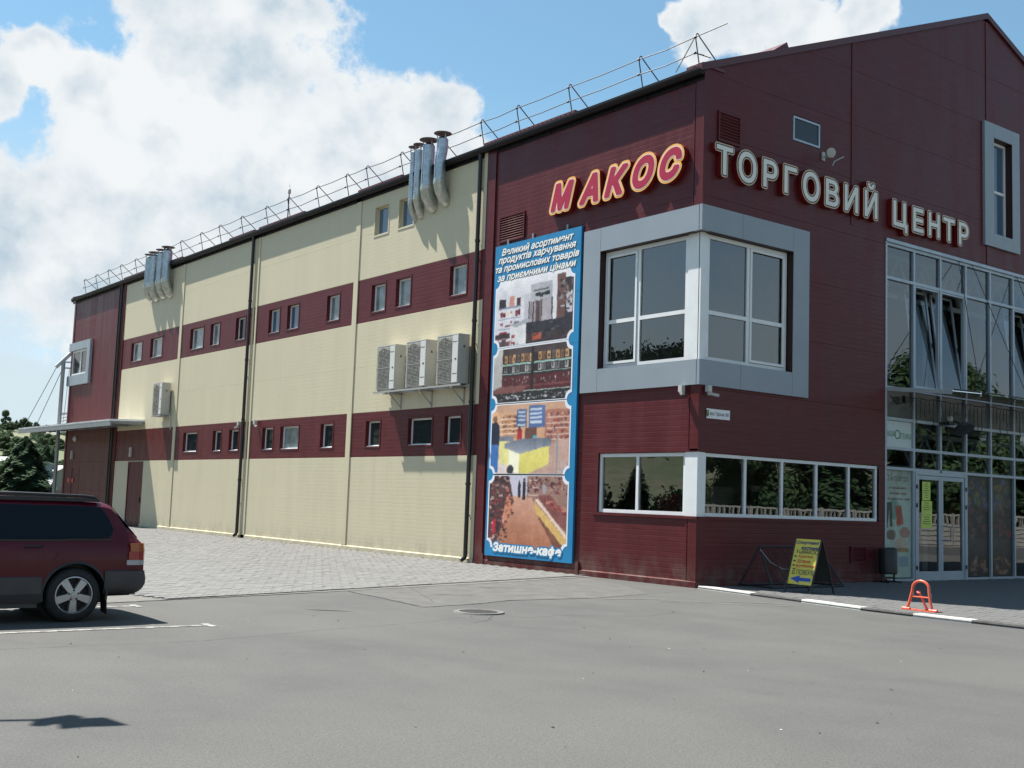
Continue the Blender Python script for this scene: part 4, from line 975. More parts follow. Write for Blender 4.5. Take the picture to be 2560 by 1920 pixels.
# ================================================================ channel letter signs
LR = mat('sign_return_red', (.16, .008, .008), .35); LY = mat('sign_orange', (.88, .40, .05), .4, col2=(.85, .50, .14), vscale=2.5, var=.05)
LP = mat('sign_pale_pink', (.80, .56, .50), .4); LC = mat('sign_crimson', (.38, .012, .045), .35, var=.05)
LCR = mat('sign_cream_line', (.70, .52, .36), .4); LGN = mat('sign_dark_line', (.035, .045, .035), .45); LWH = mat('sign_white_face', (.70, .68, .63), .4, var=.03, vscale=2)
def letter(parent, ch, w, a0, a1, z0, z1, layers, nb, nf, shear=0.):
    """layers: list of (offset in metres, material); the first is the deep body"""
    off = layers[0][0]; sg = 1 if a1 > a0 else -1; b0, b1, c0, c1 = a0+sg*off, a1-sg*off, z0+off, z1-off; tr_ = lambda u, z, n: place2d(w, u, z, n)
    m1 = MB(); text_sdf(m1, ch, b0, b1, c0, c1, tr_, off, shear, nf-nb, .013, nf); L = part('letter', m1, layers[0][1], parent)
    for i, (o_, m_) in enumerate(layers[1:]):
        m2 = MB(); text_sdf(m2, ch, b0, b1, c0, c1, tr_, o_, shear, 0, .013, nf+.003*(i+1)); part('face' if i == len(layers)-2 else 'outline', m2, m_, L)
SG = thing('lettered_sign', (-.1, 2.4, 8.5), 'slanted crimson and orange letters МАКОС high on the side wall', 'sign')
dy = .13
for ch, a0, a1, z0, z1 in [("М", 4.72, 3.74, 8.42, 9.24), ("А", 3.68, 2.87, 8.40, 9.24), ("К", 2.82, 1.90, 8.41, 9.24), ("О", 1.91, 1.08, 8.42, 9.28), ("С", 1.07, .26, 8.44, 9.27)]:
    letter(SG, ch, 's', a0+dy, a1+dy, z0, z1, [(.125, LR), (.118, LY), (.078, LP), (.050, LC)], .03, .15, shear=.30)
SF = thing('lettered_sign', (4.9, -.1, 8.5), 'cream and dark outlined block letters ТОРГОВИЙ ЦЕНТР across the shaded gable front', 'sign')
for ch, a0, a1, z0, z1 in [("Т", .19, .80, 8.50, 9.22), ("О", .87, 1.55, 8.47, 9.25), ("Р", 1.67, 2.24, 8.50, 9.22), ("Г", 2.37, 2.90, 8.50, 9.22), ("О", 3.01, 3.70, 8.47, 9.25), ("В", 3.82, 4.40, 8.50, 9.22),
                           ("И", 4.52, 5.13, 8.50, 9.22), ("Й", 5.28, 5.88, 8.50, 9.42), ("Ц", 6.42, 7.10, 8.36, 9.20), ("Е", 7.24, 7.78, 8.48, 9.18), ("Н", 7.90, 8.49, 8.48, 9.18), ("Т", 8.55, 9.16, 8.48, 9.17), ("Р", 9.25, 9.80, 8.48, 9.17)]:
    letter(SF, ch, 'f', a0, a1, z0, z1, [(.068, LR), (.064, LCR), (.046, LGN), (.016, LWH)], .03, .14)
# street name plate
t = thing('street_sign', (.54, -.03, 3.53), 'small white street name plate with a crest on the shaded corner wall', 'street sign')
m1 = MB(); m1.wbox('f', .17, .91, 3.43, 3.63, .02, .035); part('plate', m1, mat('enamel_white', (.72, .73, .74), .3), t)
m1 = MB(); text_fit(m1, "вул. Гірська 10/1", 'f', .31, .88, 3.475, 3.575, .037, offset=.012); part('line_of_text', m1, mat('print_black', (.02, .02, .025), .5), t)
m1 = MB(); m1.add([place2d('f', a, z, .037) for a, z in ((.195, 3.60), (.275, 3.60), (.275, 3.49), (.235, 3.455), (.195, 3.49))], [(0, 1, 2, 3, 4)]); m1.cur = 1; m1.add([place2d('f', a, z, .039) for a, z in ((.215, 3.58), (.255, 3.58), (.235, 3.50))], [(0, 1, 2)])
part('crest', m1, [mat('crest_green', (.04, .12, .06), .5), mat('crest_gold', (.5, .4, .1), .5)], t)
# optician's panel in the glazing
t = thing('shop_sign', (6.99, -.03, 3.2), 'pale green lettered panel behind the first bay of the glazing', 'shop sign')
m1 = MB(); m1.quad(*[place2d('f', x, z, -.05) for x, z in ((6.46, 3.22), (7.53, 3.22), (7.53, 3.84), (6.46, 3.84))]); part('panel_face', m1, mat('pale_sign_face', (.50, .58, .58), .4), t)
GT = mat('green_print', (.03, .22, .10), .5)
m1 = MB(); text_fit(m1, "ВАША", 'f', 6.49, 6.84, 3.46, 3.60, -.046, offset=.0); text_fit(m1, "ПТИКА", 'f', 7.06, 7.51, 3.42, 3.56, -.046, offset=.0); part('line_of_text', m1, GT, t)
m1 = MB()
for k in range(20):
    a = 2*math.pi*k/20; b_ = 2*math.pi*(k+1)/20
    m1.quad(*[place2d('f', 6.95+r*math.cos(q), 3.52+r*math.sin(q), -.046) for r, q in ((.085, a), (.115, a), (.115, b_), (.085, b_))])
part('ring_emblem', m1, GT, t)
# window posters
def poster_a():
    p = Pic(56, 130, (150, 172, 158)); p.rect(0, 0, 1, .3, (132, 148, 134), (152, 172, 156)); p.ell(.35, .36, .2, .1, (100, 140, 130))
    p.poly([(.05, .3), (.25, .3), (.28, .52), (.18, .52), (.15, .38), (.08, .54), (.02, .54)], (40, 60, 52)).poly([(.38, .33), (.62, .33), (.7, .50), (.45, .52)], (150, 66, 44), (176, 90, 60)).rect(.42, .36, .6, .5, (160, 60, 40))
    p.ell(.22, .6, .18, .05, (96, 84, 70)).ell(.75, .58, .2, .05, (150, 110, 90)).ell(.6, .68, .25, .05, (170, 150, 130)).rect(.1, .72, .9, .76, (140, 110, 60)).ell(.25, .82, .2, .05, (190, 170, 110)).rect(.5, .8, .9, .9, (120, 140, 150))
    return p.finish(1, 5)
def poster_b(seed):
    p = Pic(56, 130, (26, 30, 28)); p.r = np.random.RandomState(seed); p.clutter(0, 0, .9, .3, 60, [(90, 76, 30), (50, 60, 40), (30, 40, 60), (60, 70, 110)], .2, .08); p.clutter(.1, .3, .8, .62, 60, [(20, 26, 30), (60, 50, 50), (90, 30, 30), (16, 20, 30)], .25, .08)
    p.clutter(.1, .8, .8, .95, 40, [(80, 40, 34), (40, 30, 36), (120, 90, 70)], .2, .05); p.rect(0, .62, 1, .8, (40, 44, 46)); return p.finish(2, 5)
t = thing('window_poster', (6.99, .08, 1.4), 'tall pale green window poster of sportswear under a floor notice', 'poster')
print_panel('print', 'f', 6.47, 7.52, .12, 2.66, -.056, poster_a(), t)
m1 = MB(); text_fit(m1, "2-й поверх", 'f', 6.55, 7.4, 2.36, 2.56, -.054, offset=.0); part('line_of_text', m1, mat('print_brown', (.10, .05, .04), .5), t)
m1 = MB()
for k, (s, a, b) in enumerate((("великий вибір", 6.62, 7.34), ("якісний товар", 6.64, 7.32), ("гарантовані ціни", 6.52, 7.45))): text_fit(m1, s, 'f', a, b, 2.20-k*.13, 2.28-k*.13, -.054, offset=.01)
part('line_of_text', m1, mat('print_dark_red', (.16, .03, .02), .5), t)
for x0, x1, sd, lb in ((9.92, 10.97, 3, 'dark window poster just right of the glass double door'), (11.08, 12.12, 8, 'dark bluish window poster in the second bay right of the double door')):
    t = thing('window_poster', ((x0+x1)/2, .08, 1.4), lb, 'poster', 'posters behind the shop front glass'); print_panel('print', 'f', x0, x1, .12, 2.66, -.056, poster_b(sd), t)
YN = mat('yellow_paper', (.50, .62, .12), .6, var=.04); NT = mat('notice_ink', (.06, .09, .03), .6)
for nm, (a0, a1, z0, z1), lb in (('u', (7.955, 8.30, 1.98, 2.43), 'upper yellow paper notice taped inside the left door leaf'), ('m', (7.925, 8.37, 1.64, 1.965), 'middle yellow paper notice taped inside the left door leaf'), ('l', (7.91, 8.37, 1.30, 1.625), 'lowest yellow paper notice taped inside the left door leaf')):
    t = thing('paper_notice', ((a0+a1)/2, -.03, z0), lb, 'notice', 'yellow notices on the door')
    m1 = MB(); m1.wbox('f', a0, a1, z0, z1, -.034, -.031); part('sheet', m1, YN, t)
    m1 = MB(); rr = random.Random(z0*100); n = int((z1-z0)/.055)
    for k in range(n-1): z = z1-.05-k*.055; ww = rr.uniform(.4, .9)*(a1-a0-.06)/2; c = (a0+a1)/2; m1.wbox('f', c-ww, c+ww, z-.008, z+.008, -.031, -.0295)
    part('lines_of_print', m1, NT, t)

# ================================================================ things on the side wall
def ac_unit(y0, y1, z0, z1, lb, grp):
    t = thing('air_conditioner', (-.25, (y0+y1)/2, z0), lb, 'air conditioner', grp); na, nb = .08, .42; ys = y0+(y1-y0)*.27
    m1 = MB(); m1.wbox('s', y0, y1, z0, z1, na, nb); part('casing', m1, ACW, t)
    m1 = MB(); m1.wbox('s', y0-.006, y1+.006, z1, z1+.022, na-.005, nb+.006); part('lid', m1, mat('ac_lid', (.55, .54, .50), .4), t)
    m1 = MB(); m1.wbox('s', y0+.012, ys, z0+.02, z1-.02, nb, nb+.012); part('service_panel', m1, mat('ac_panel_pale', (.60, .60, .58), .4), t)
    zc = [(z0+(z1-z0)*.26), (z0+(z1-z0)*.74)]; yc = (ys+y1)/2; rr = min((y1-ys)/2, (z1-z0)/4)*.92
    for z in zc:
        f = MB(); f.lathe((-(nb+.001), yc, z), (-1, 0, 0), [(rr, 0), (rr, .012), (rr*.96, .012), (rr*.96, .002)], 28); part('fan_ring', f, ACG, t)
        f = MB(); f.lathe((-(nb+.001), yc, z), (-1, 0, 0), [(rr*.25, .01), (0, .014)], 14)
        for k in range(5):
            a = k*2*math.pi/5; f.add([(-(nb+.003), yc+rr*.2*math.cos(a), z+rr*.2*math.sin(a)), (-(nb+.003), yc+rr*.9*math.cos(a+.2), z+rr*.9*math.sin(a+.2)), (-(nb+.007), yc+rr*.9*math.cos(a+.9), z+rr*.9*math.sin(a+.9)), (-(nb+.007), yc+rr*.2*math.cos(a+.7), z+rr*.2*math.sin(a+.7))], [(0, 1, 2, 3)])
        part('fan', f, mat('ac_fan_dark', (.13, .125, .12), .5), t)
    f = MB(); n = 30
    for k in range(n): z = z0+.04+(z1-z0-.08)*k/n; f.wbox('s', ys+.02, y1-.02, z, z+.012, nb+.016, nb+.022)
    for k in range(9): y = ys+.02+(y1-ys-.04)*k/8; f.wbox('s', y-.004, y+.004, z0+.03, z1-.03, nb+.012, nb+.016)
    f.wbox('s', ys+.01, y1-.01, (z0+z1)/2-.012, (z0+z1)/2+.012, nb+.01, nb+.026)
    part('grille', f, ACG, t)
    f = MB(); text_fit(f, "Panasonic", 's', ys-.03, y0+.05, z1-.20, z1-.165, nb+.0135, offset=.02); part('maker_lettering', f, mat('print_black', (.02, .02, .025), .5), t)
    f = MB(); f.wbox('s', y0+.07, y0+.14, (z0+z1)/2-.02, (z0+z1)/2+.01, nb+.012, nb+.018); f.wbox('s', y0+.03, ys-.03, z0+.24, z0+.25, nb+.012, nb+.016); part('handle', f, BLACK, t)
    f = MB(); f.add([(-(na+.12), y0-.001, z1-.33), (-(na+.20), y0-.001, z1-.33), (-(na+.16), y0-.001, z1-.25)], [(0, 1, 2)]); part('warning_mark', f, mat('print_black', (.02, .02, .025), .5), t)
    f = MB()
    for y in (y0+.12, y1-.12): f.wbox('s', y-.03, y+.03, z0-.03, z0, na, nb)
    part('foot', f, BLACK, t); return t
g3 = 'air conditioners in a row below the upper red band'
ac_unit(11.08, 12.04, 4.58, 5.82, 'leftmost of the three outdoor units on the shared bracket near the banner', g3)
ac_unit(9.53, 10.50, 4.58, 5.82, 'middle one of the three outdoor units on the shared bracket near the banner', g3)
ac_unit(8.02, 9.00, 4.58, 5.84, 'rightmost of the three outdoor units, nearest the downpipe', g3)
ac_unit(28.42, 29.36, 4.52, 5.78, 'single outdoor unit far down the wall above the canopy end', 'outdoor units on the side wall')
t = thing('unit_bracket', (-.2, 10.0, 4.4), 'pale steel bracket frame carrying the three air conditioners', 'bracket')
m1 = MB(); m1.wbox('s', 7.85, 12.15, 4.50, 4.55, .40, .45); m1.wbox('s', 7.85, 12.15, 4.50, 4.55, .10, .14); part('rail', m1, mat('bracket_grey', (.32, .32, .31), .5), t)
for y in (8.25, 9.75, 11.3):
    m1 = MB(); m1.wbox('s', y-.02, y+.02, 4.46, 4.50, .02, .45); m1.bar((-.42, y, 4.46), (-.03, y, 4.1), .03); m1.wbox('s', y-.02, y+.02, 4.05, 4.5, .018, .045); part('arm', m1, MATS['bracket_grey'], t)
t = thing('unit_bracket', (-.2, 28.9, 4.4), 'small steel bracket under the single far air conditioner', 'bracket')
m1 = MB(); m1.wbox('s', 28.4, 29.4, 4.46, 4.5, .06, .44); part('rail', m1, MATS['bracket_grey'], t)
m1 = MB(); m1.tube([(-.1, 28.35, 4.6), (-.06, 28.3, 4.3), (-.03, 28.3, 3.95)], .02, 6); part('drain_hose', m1, LAMPW, t)

def duct(y, d, r, ztop, zbot, lb, grp, cap=1.6):
    t = thing('ventilation_duct', (-.02, y, zbot-.7), lb, 'ventilation duct', grp); rr = random.Random(int(y*100))
    path = []; rad = []; z = zbot; n = 14; off = .05 if y < 9.6 else .012
    for k in range(n+1):
        zz = zbot+(ztop-zbot)*k/n; b_ = .5+.5*math.cos(min(1, max(0, (zz-zbot-.55)/.35))*math.pi); path.append((-(d-off+off*b_), y, zz))
    m1 = MB(); m1.tube(path, r, 20, cap=False); tb = part('pipe_wrap', m1, GALV, t, smooth=True)
    m2 = MB()
    for k in range(1, 18):
        zz = zbot+(ztop-zbot)*k/18; b_ = .5+.5*math.cos(min(1, max(0, (zz-zbot-.55)/.35))*math.pi); tl_ = .018
        c = Vector((-(d-off+off*b_), y, zz)); m2.tube([c-Vector((0, tl_*.6, .007)), c+Vector((0, tl_*.6, .007))], r*1.022, 20)
    part('band', m2, mat('duct_band', (.11, .15, .19), .42, .7), t)
    # segmented elbow turning into the wall
    m3 = MB(); ctr = [(-d, y, zbot), (-d, y, zbot-.10), (-(d-.07), y, zbot-.32), (-(d-.19), y, zbot-.50), (.02, y, zbot-.56)]
    m3.tube(ctr, r*1.10, 14)
    for k in (1, 2, 3): m3.tube([Vector(ctr[k]).lerp(Vector(ctr[k-1]), .06), Vector(ctr[k]).lerp(Vector(ctr[k+1]), .06)], r*1.15, 14)
    part('elbow', m3, GALVR, t)
    top = path[-1][2]; xx = path[-1][0]
    c = MB(); R_ = r*cap; c.lathe((xx, y, top+.17), (0, 0, 1), [(R_, -.012), (R_, 0), (R_*.1, R_*.24), (0, R_*.25)], 24); c.lathe((xx, y, top+.158), (0, 0, 1), [(0, R_*.2), (R_*.98, .004)], 24); part('rain_cap', c, mat('cap_dull_grey', (.12, .135, .14), .6, .0, var=.25, vscale=9), t, smooth=True)
    for k in range(3): s = MB(); a = k*2.1+.4; s.bar((xx+r*.95*math.cos(a), y+r*.95*math.sin(a), top-.05), (xx+r*.95*math.cos(a), y+r*.95*math.sin(a), top+.19), .025, .008); part('strut', s, GALV, t)
gd = 'ventilation ducts rising past the gutter by the second bay'
duct(9.45, .28, .155, 11.36, 10.22, 'nearest and rightmost galvanised duct of the near cluster', gd)
duct(10.07, .275, .17, 11.31, 10.17, 'thickest duct, second from right in the near cluster', gd)
duct(10.66, .215, .10, 11.33, 10.02, 'slim duct third from right in the near cluster beside the top window', gd, 1.75)
duct(10.98, .20, .08, 11.33, 9.95, 'slimmest leftmost duct of the near cluster', gd, 1.9)
gd2 = 'ventilation ducts rising past the gutter at the far end'
for y, r, w in ((29.13, .20, 'rightmost and widest'), (29.86, .17, 'third from left'), (30.62, .19, 'second from left'), (31.22, .155, 'leftmost')):
    duct(y+.05, .28, r*.9, 11.22, 10.05, w+' duct of the far rooftop cluster', gd2, 1.5)

# roof edge railing
RA = thing('roof_railing', (.4, 20, 11.0), 'thin steel wire railing along the eave of the roof', 'railing')
ys = [42.0, 40.26, 38.49, 36.78, 34.88, 33.1, 31.3, 29.59, 27.53, 25.73, 23.74, 21.66, 19.94, 17.84, 15.87, 14.6, 12.61, 10.6, 8.55, 6.97, 4.90, 2.42, .66]
for y in ys:
    m1 = MB(); zf = EZ+.1+SL*.4; zt = 11.86; p = [(.55, y, zf+.05), (.40, y, zt-.16)]
    p += [(.40+.05*(1-math.cos(a)), y, zt-.06+.055*math.sin(a)) for a in [0, .8, 1.57, 2.3, 3.0]]+[(1.18, y, EZ+.12+SL*1.18)]
    m1.tube(p, .014, 6); part('post', m1, WIRE, RA)
    m1 = MB(); m1.tube([(.385, y-.025, 11.76), (.385, y+.025, 11.76)], .028, 6); part('clamp', m1, WIRE, RA); m1 = MB(); m1.tube([(.385, y-.025, 11.40), (.385, y+.025, 11.40)], .028, 6); part('clamp', m1, WIRE, RA)
for z in (11.76, 11.40):
    m1 = MB(); pts = []
    for i, (a, b_) in enumerate(zip(ys, ys[1:])): pts += [(.385, a, z), (.385, (a+b_)/2, z-(.02 if i % 3 else .035))]
    pts += [(.385, .66, z), (.385, -.25, z+.02) if z > 11.5 else (.62, .62, z)]; m1.tube(pts, .0115, 6); part('rail', m1, WIRE, RA)
m1 = MB(); m1.tube([(.39, .68, 11.76), (.10, .95, 10.97)], .012, 6); m1.tube([(.39, .66, 11.40), (.88, .66, 11.42)], .010, 6); part('brace', m1, WIRE, RA)
t = thing('sensor_mast', (.5, 20.07, 10.95), 'short weather mast with a pale sensor head on the roof edge', 'mast')
m1 = MB(); m1.tube([(.5, 20.1, 10.95), (.5, 20.07, 12.05)], .02, 6); part('pole', m1, WIRE, t); m1 = MB(); m1.lathe((.5, 20.07, 12.0), (0, 0, 1), [(.02, 0), (.055, .04), (.055, .14), (.03, .2), (.008, .22), (.006, .38), (0, .39)], 12); part('sensor_head', m1, LAMPW, t, smooth=True)

# cameras
def wall_camera(p, dirv, lb, grp):
    t = thing('security_camera', p, lb, 'camera', grp); p = Vector(p); d_ = Vector(dirv)
    m1 = MB(); m1.box((p.x-.05, p.y-.05, p.z-.07), (p.x+.05, p.y+.05, p.z+.06)); part('mount', m1, LAMPW, t)
    m1 = MB(); m1.lathe(p+Vector((0, 0, -.07))+d_*.02, (0, 0, -1), [(.05, 0), (.05, .03), (.035, .065), (0, .08)], 14); m1.bar(p+Vector((0, 0, -.1)), p+Vector((0, 0, -.1))+d_*.22, .055); part('camera_head', m1, LAMPG, t)
    return t
wall_camera((-.13, .36, 4.03), (-.6, -.8, -.1), 'white camera hanging under the sunlit half of the corner bay', 'cameras around the building')
wall_camera((.16, -.12, 4.03), (.75, -.62, -.2), 'white camera hanging under the shaded half of the corner bay', 'cameras around the building')
wall_camera((-.12, 20.45, 3.98), (-.2, -1, -.25), 'small camera right of the middle downpipe', 'cameras around the building')
wall_camera((-.12, 21.75, 3.98), (-.2, 1, -.25), 'small camera left of the middle downpipe', 'cameras around the building')
t = thing('floodlight', (3.92, -.02, 9.62), 'round white floodlight on an arm above the gable lettering', 'floodlight')
m1 = MB(); m1.tube([(3.92, .0, 9.70), (3.95, -.22, 9.66), (3.86, -.36, 9.60)], .018, 8); m1.tube([(3.70, -.46, 9.35), (3.85, -.40, 9.5), (4.05, -.50, 9.62)], .014, 6); m1.wbox('f', 3.87, 3.97, 9.6, 9.8, .018, .05); part('arm', m1, LAMPG, t)
m1 = MB(); m1.lathe((3.70, -.40, 9.66), (-.45, -.85, -.2), [(0, -.08), (.05, -.07), (.10, .0), (.11, .04), (.095, .045), (0, .04)], 20); part('lamp_head', m1, LAMPG, t, smooth=True)

# far canopy with its mast and cables
t = thing('metal_canopy', (-.7, 37, 4.3), 'corrugated grey metal canopy over the far doors', 'canopy')
CY0, CY1 = 31.2, 44.8
def cz(x): return 4.36+x*.045
m1 = MB(); n = 92
for i in range(n):
    y0 = CY0+(CY1-CY0)*i/n; y1 = CY0+(CY1-CY0)*(i+1)/n; ym = (y0+y1)/2; a = .075
    X0, X1 = -1.46, (-.02 if y0 < LEN else 3.0)
    pf = [(y0, 0), (y0+(y1-y0)*.2, 0), (y0+(y1-y0)*.35, a), (y0+(y1-y0)*.75, a), (y0+(y1-y0)*.9, 0), (y1, 0)]
    for (ya, ha), (yb, hb) in zip(pf, pf[1:]): m1.quad((X0, ya, cz(X0)+ha), (X1, ya, cz(X1)+ha), (X1, yb, cz(X1)+hb), (X0, yb, cz(X0)+hb))
part('corrugated_sheet', m1, mat('canopy_sheet', (.74, .76, .77), .4, .0, var=.05), t)
m1 = MB(); m1.box((-1.45, CY0, cz(-1.4)-.20), (-1.38, CY1, cz(-1.4)-.012)); m1.box((-.12, CY0, cz(0)-.14), (-.06, LEN+.1, cz(0)-.012)); part('edge_beam', m1, STEEL, t)
for i in range(9):
    y = CY0+.03+i*1.69; m1 = MB(); m1.add([(x, yy, z) for yy in (y-.03, y+.03) for x, z in ((-1.37, cz(-1.4)-.1), (-.12, cz(-.1)-.16), (-.12, cz(-.1)-.012), (-1.37, cz(-1.4)-.012))], [(3, 2, 1, 0), (4, 5, 6, 7), (0, 1, 5, 4), (1, 2, 6, 5), (2, 3, 7, 6), (3, 0, 4, 7)]); part('rafter', m1, STEEL, t)
t = thing('canopy_mast', (-.3, 42.05, 0), 'tall grey tubular mast at the far corner with a sloping boom and stay cables', 'mast')
m1 = MB(); m1.tube([(-.30, 42.05, 0), (-.30, 42.05, 7.62)], .095, 12); part('pole', m1, STEEL, t, smooth=True)
m1 = MB(); m1.tube([(-.60, 42.2, 7.35), (.75, 42.1, 8.9)], .10, 10); part('boom', m1, mat('boom_pale', (.42, .44, .45), .45, .3), t, smooth=True)
m1 = MB()
for z in (7.62, 7.33, 5.1): m1.bar((-.30, 42.05, z), (.6, 41.9, z+.02), .07)
m1.tube([(-.05, 42.3, 4.4), (.05, 42.2, 7.3)], .015, 5); part('crossbar', m1, mat('boom_pale', (.42, .44, .45)), t)
m1 = MB(); m1.tube([(-.58, 42.2, 7.32), (-1.35, 44.3, 4.36)], .016, 5); m1.tube([(-.30, 42.2, 7.25), (-.95, 43.7, 4.38)], .016, 5); part('cable', m1, WIRE, t)
m1 = MB()
for k in range(5): m1.tube([(-.12-.04*k, 42.0, 4.4+.15*k), (.1, 42.1, 4.5+.15*k)], .02, 5)
part('rungs', m1, STEEL, t)

# glass entrance canopy with rods, string lights
t = thing('glass_canopy', (9.5, -.7, 4.6), 'frameless glass canopy above the entrance hung on steel rods', 'canopy')
outer = [(7.0, -1.36), (7.97, -1.54), (9.02, -1.56), (10.15, -1.56), (11.3, -1.5), (12.5, -1.45), (13.7, -1.35), (14.8, -1.2)]
inner = [(6.45, -.03)]+[(7.6+i*1.1, -.03) for i in range(7)]
CG = glass_mat('canopy_glass', (.72, .78, .78), 1.5)
for (o0, o1, i0, i1) in zip(outer, outer[1:], inner, inner[1:]):
    m1 = MB(); m1.add([(i0[0]+.02, i0[1], 4.60), (i1[0]-.02, i1[1], 4.60), (o1[0]-.02, o1[1], 4.50), (o0[0]+.02, o0[1], 4.50), (i0[0]+.02, i0[1], 4.612), (i1[0]-.02, i1[1], 4.612), (o1[0]-.02, o1[1], 4.512), (o0[0]+.02, o0[1], 4.512)], [(3, 2, 1, 0), (4, 5, 6, 7), (0, 1, 5, 4), (1, 2, 6, 5), (2, 3, 7, 6), (3, 0, 4, 7)])
    part('glass_sheet', m1, CG, t)
m1 = MB(); m1.bar((6.43, -.03, 4.57), (7.0, -1.36, 4.47), .05, .10); part('side_fin', m1, STEEL, t)
m1 = MB()
for (o0, o1) in zip(outer, outer[1:]): m1.bar((o0[0]+.1, o0[1]-.0, 4.54), (o1[0]-.1, o1[1], 4.54), .035, .03)
part('edge_rail', m1, BLACK, t)
for a, b_ in (((9.52, 0, 8.17), (7.97, -1.5, 4.55)), ((10.11, 0, 8.20), (10.15, -1.5, 4.55)), ((12.3, 0, 8.20), (12.4, -1.4, 4.55))):
    m1 = MB(); m1.tube([a, b_], .009, 6); part('tension_rod', m1, BLACK, t); m1 = MB(); m1.tube([(b_[0], b_[1], b_[2]+.02), (b_[0], b_[1], b_[2]-.12)], .03, 8); part('fitting', m1, STEEL, t)
t = thing('string_lights', (9, -.2, 4.45), 'dark icicle string lights drooping below the entrance canopy', 'string lights')
m1 = MB(); rr = random.Random(21); pts = [(6.5, -.05, 4.42), (6.75, -.08, 4.22), (7.05, -.1, 4.32), (7.2, -.12, 4.42)]+[(7.3+i*.16, -.12-.25*min(1, i*.05), 4.42+rr.uniform(-.025, .025)) for i in range(44)]; m1.tube(pts, .012, 5)
part('cable', m1, BLACK, t); m1 = MB(); m2 = MB()
for i in range(46):
    m1 = MB(); x, y, z = pts[4+i % 44] if i < 44 else pts[-1]; L = rr.choice([.15, .25, .35, .55, .4]); zz = z; xx = x
    while zz > z-L:
        zn = zz-.05; xn = x+rr.uniform(-.015, .015); m1.bar((xx, y, zz), (xn, y, zn), .006); m2.box((xn-.01, y-.01, zn-.018), (xn+.01, y+.01, zn+.006)); zz = zn; xx = xn
    part('drop_wire', m1, BLACK, t)
part('bulb', m2, mat('unlit_bulb', (.03, .03, .028), .4), t)
m1 = MB(); m1.box((7.02, -.12, 4.28), (7.16, -.02, 4.45)); part('plug_box', m1, BLACK, t)
t = thing('floodlight', (8.75, -.1, 4.0), 'small black floodlight with a round pale head over the double door', 'floodlight')
m1 = MB(); m1.lathe((8.78, -.2, 4.02), (-.5, -.8, .1), [(0, -.05), (.05, -.04), (.075, 0), (.07, .04), (0, .05)], 14); part('lamp_head', m1, LAMPG, t); m1 = MB(); m1.box((8.62, -.28, 3.86), (8.86, -.02, 3.93)); part('bracket', m1, BLACK, t)
t = thing('loudspeaker', (9.2, -.3, 3.7), 'dark rounded dome fixture hanging under the canopy over the door', 'loudspeaker')
m1 = MB(); m1.lathe((9.15, -.34, 3.84), (-.1, -.3, -.5), [(0, -.08), (.12, -.07), (.24, .02), (.25, .10), (.0, .14)], 18); part('dome', m1, mat('dome_dark', (.05, .055, .06), .3), t, smooth=True); m1 = MB(); m1.tube([(9.2, -.28, 3.9), (9.3, -.02, 4.0)], .02, 6); part('arm', m1, BLACK, t)
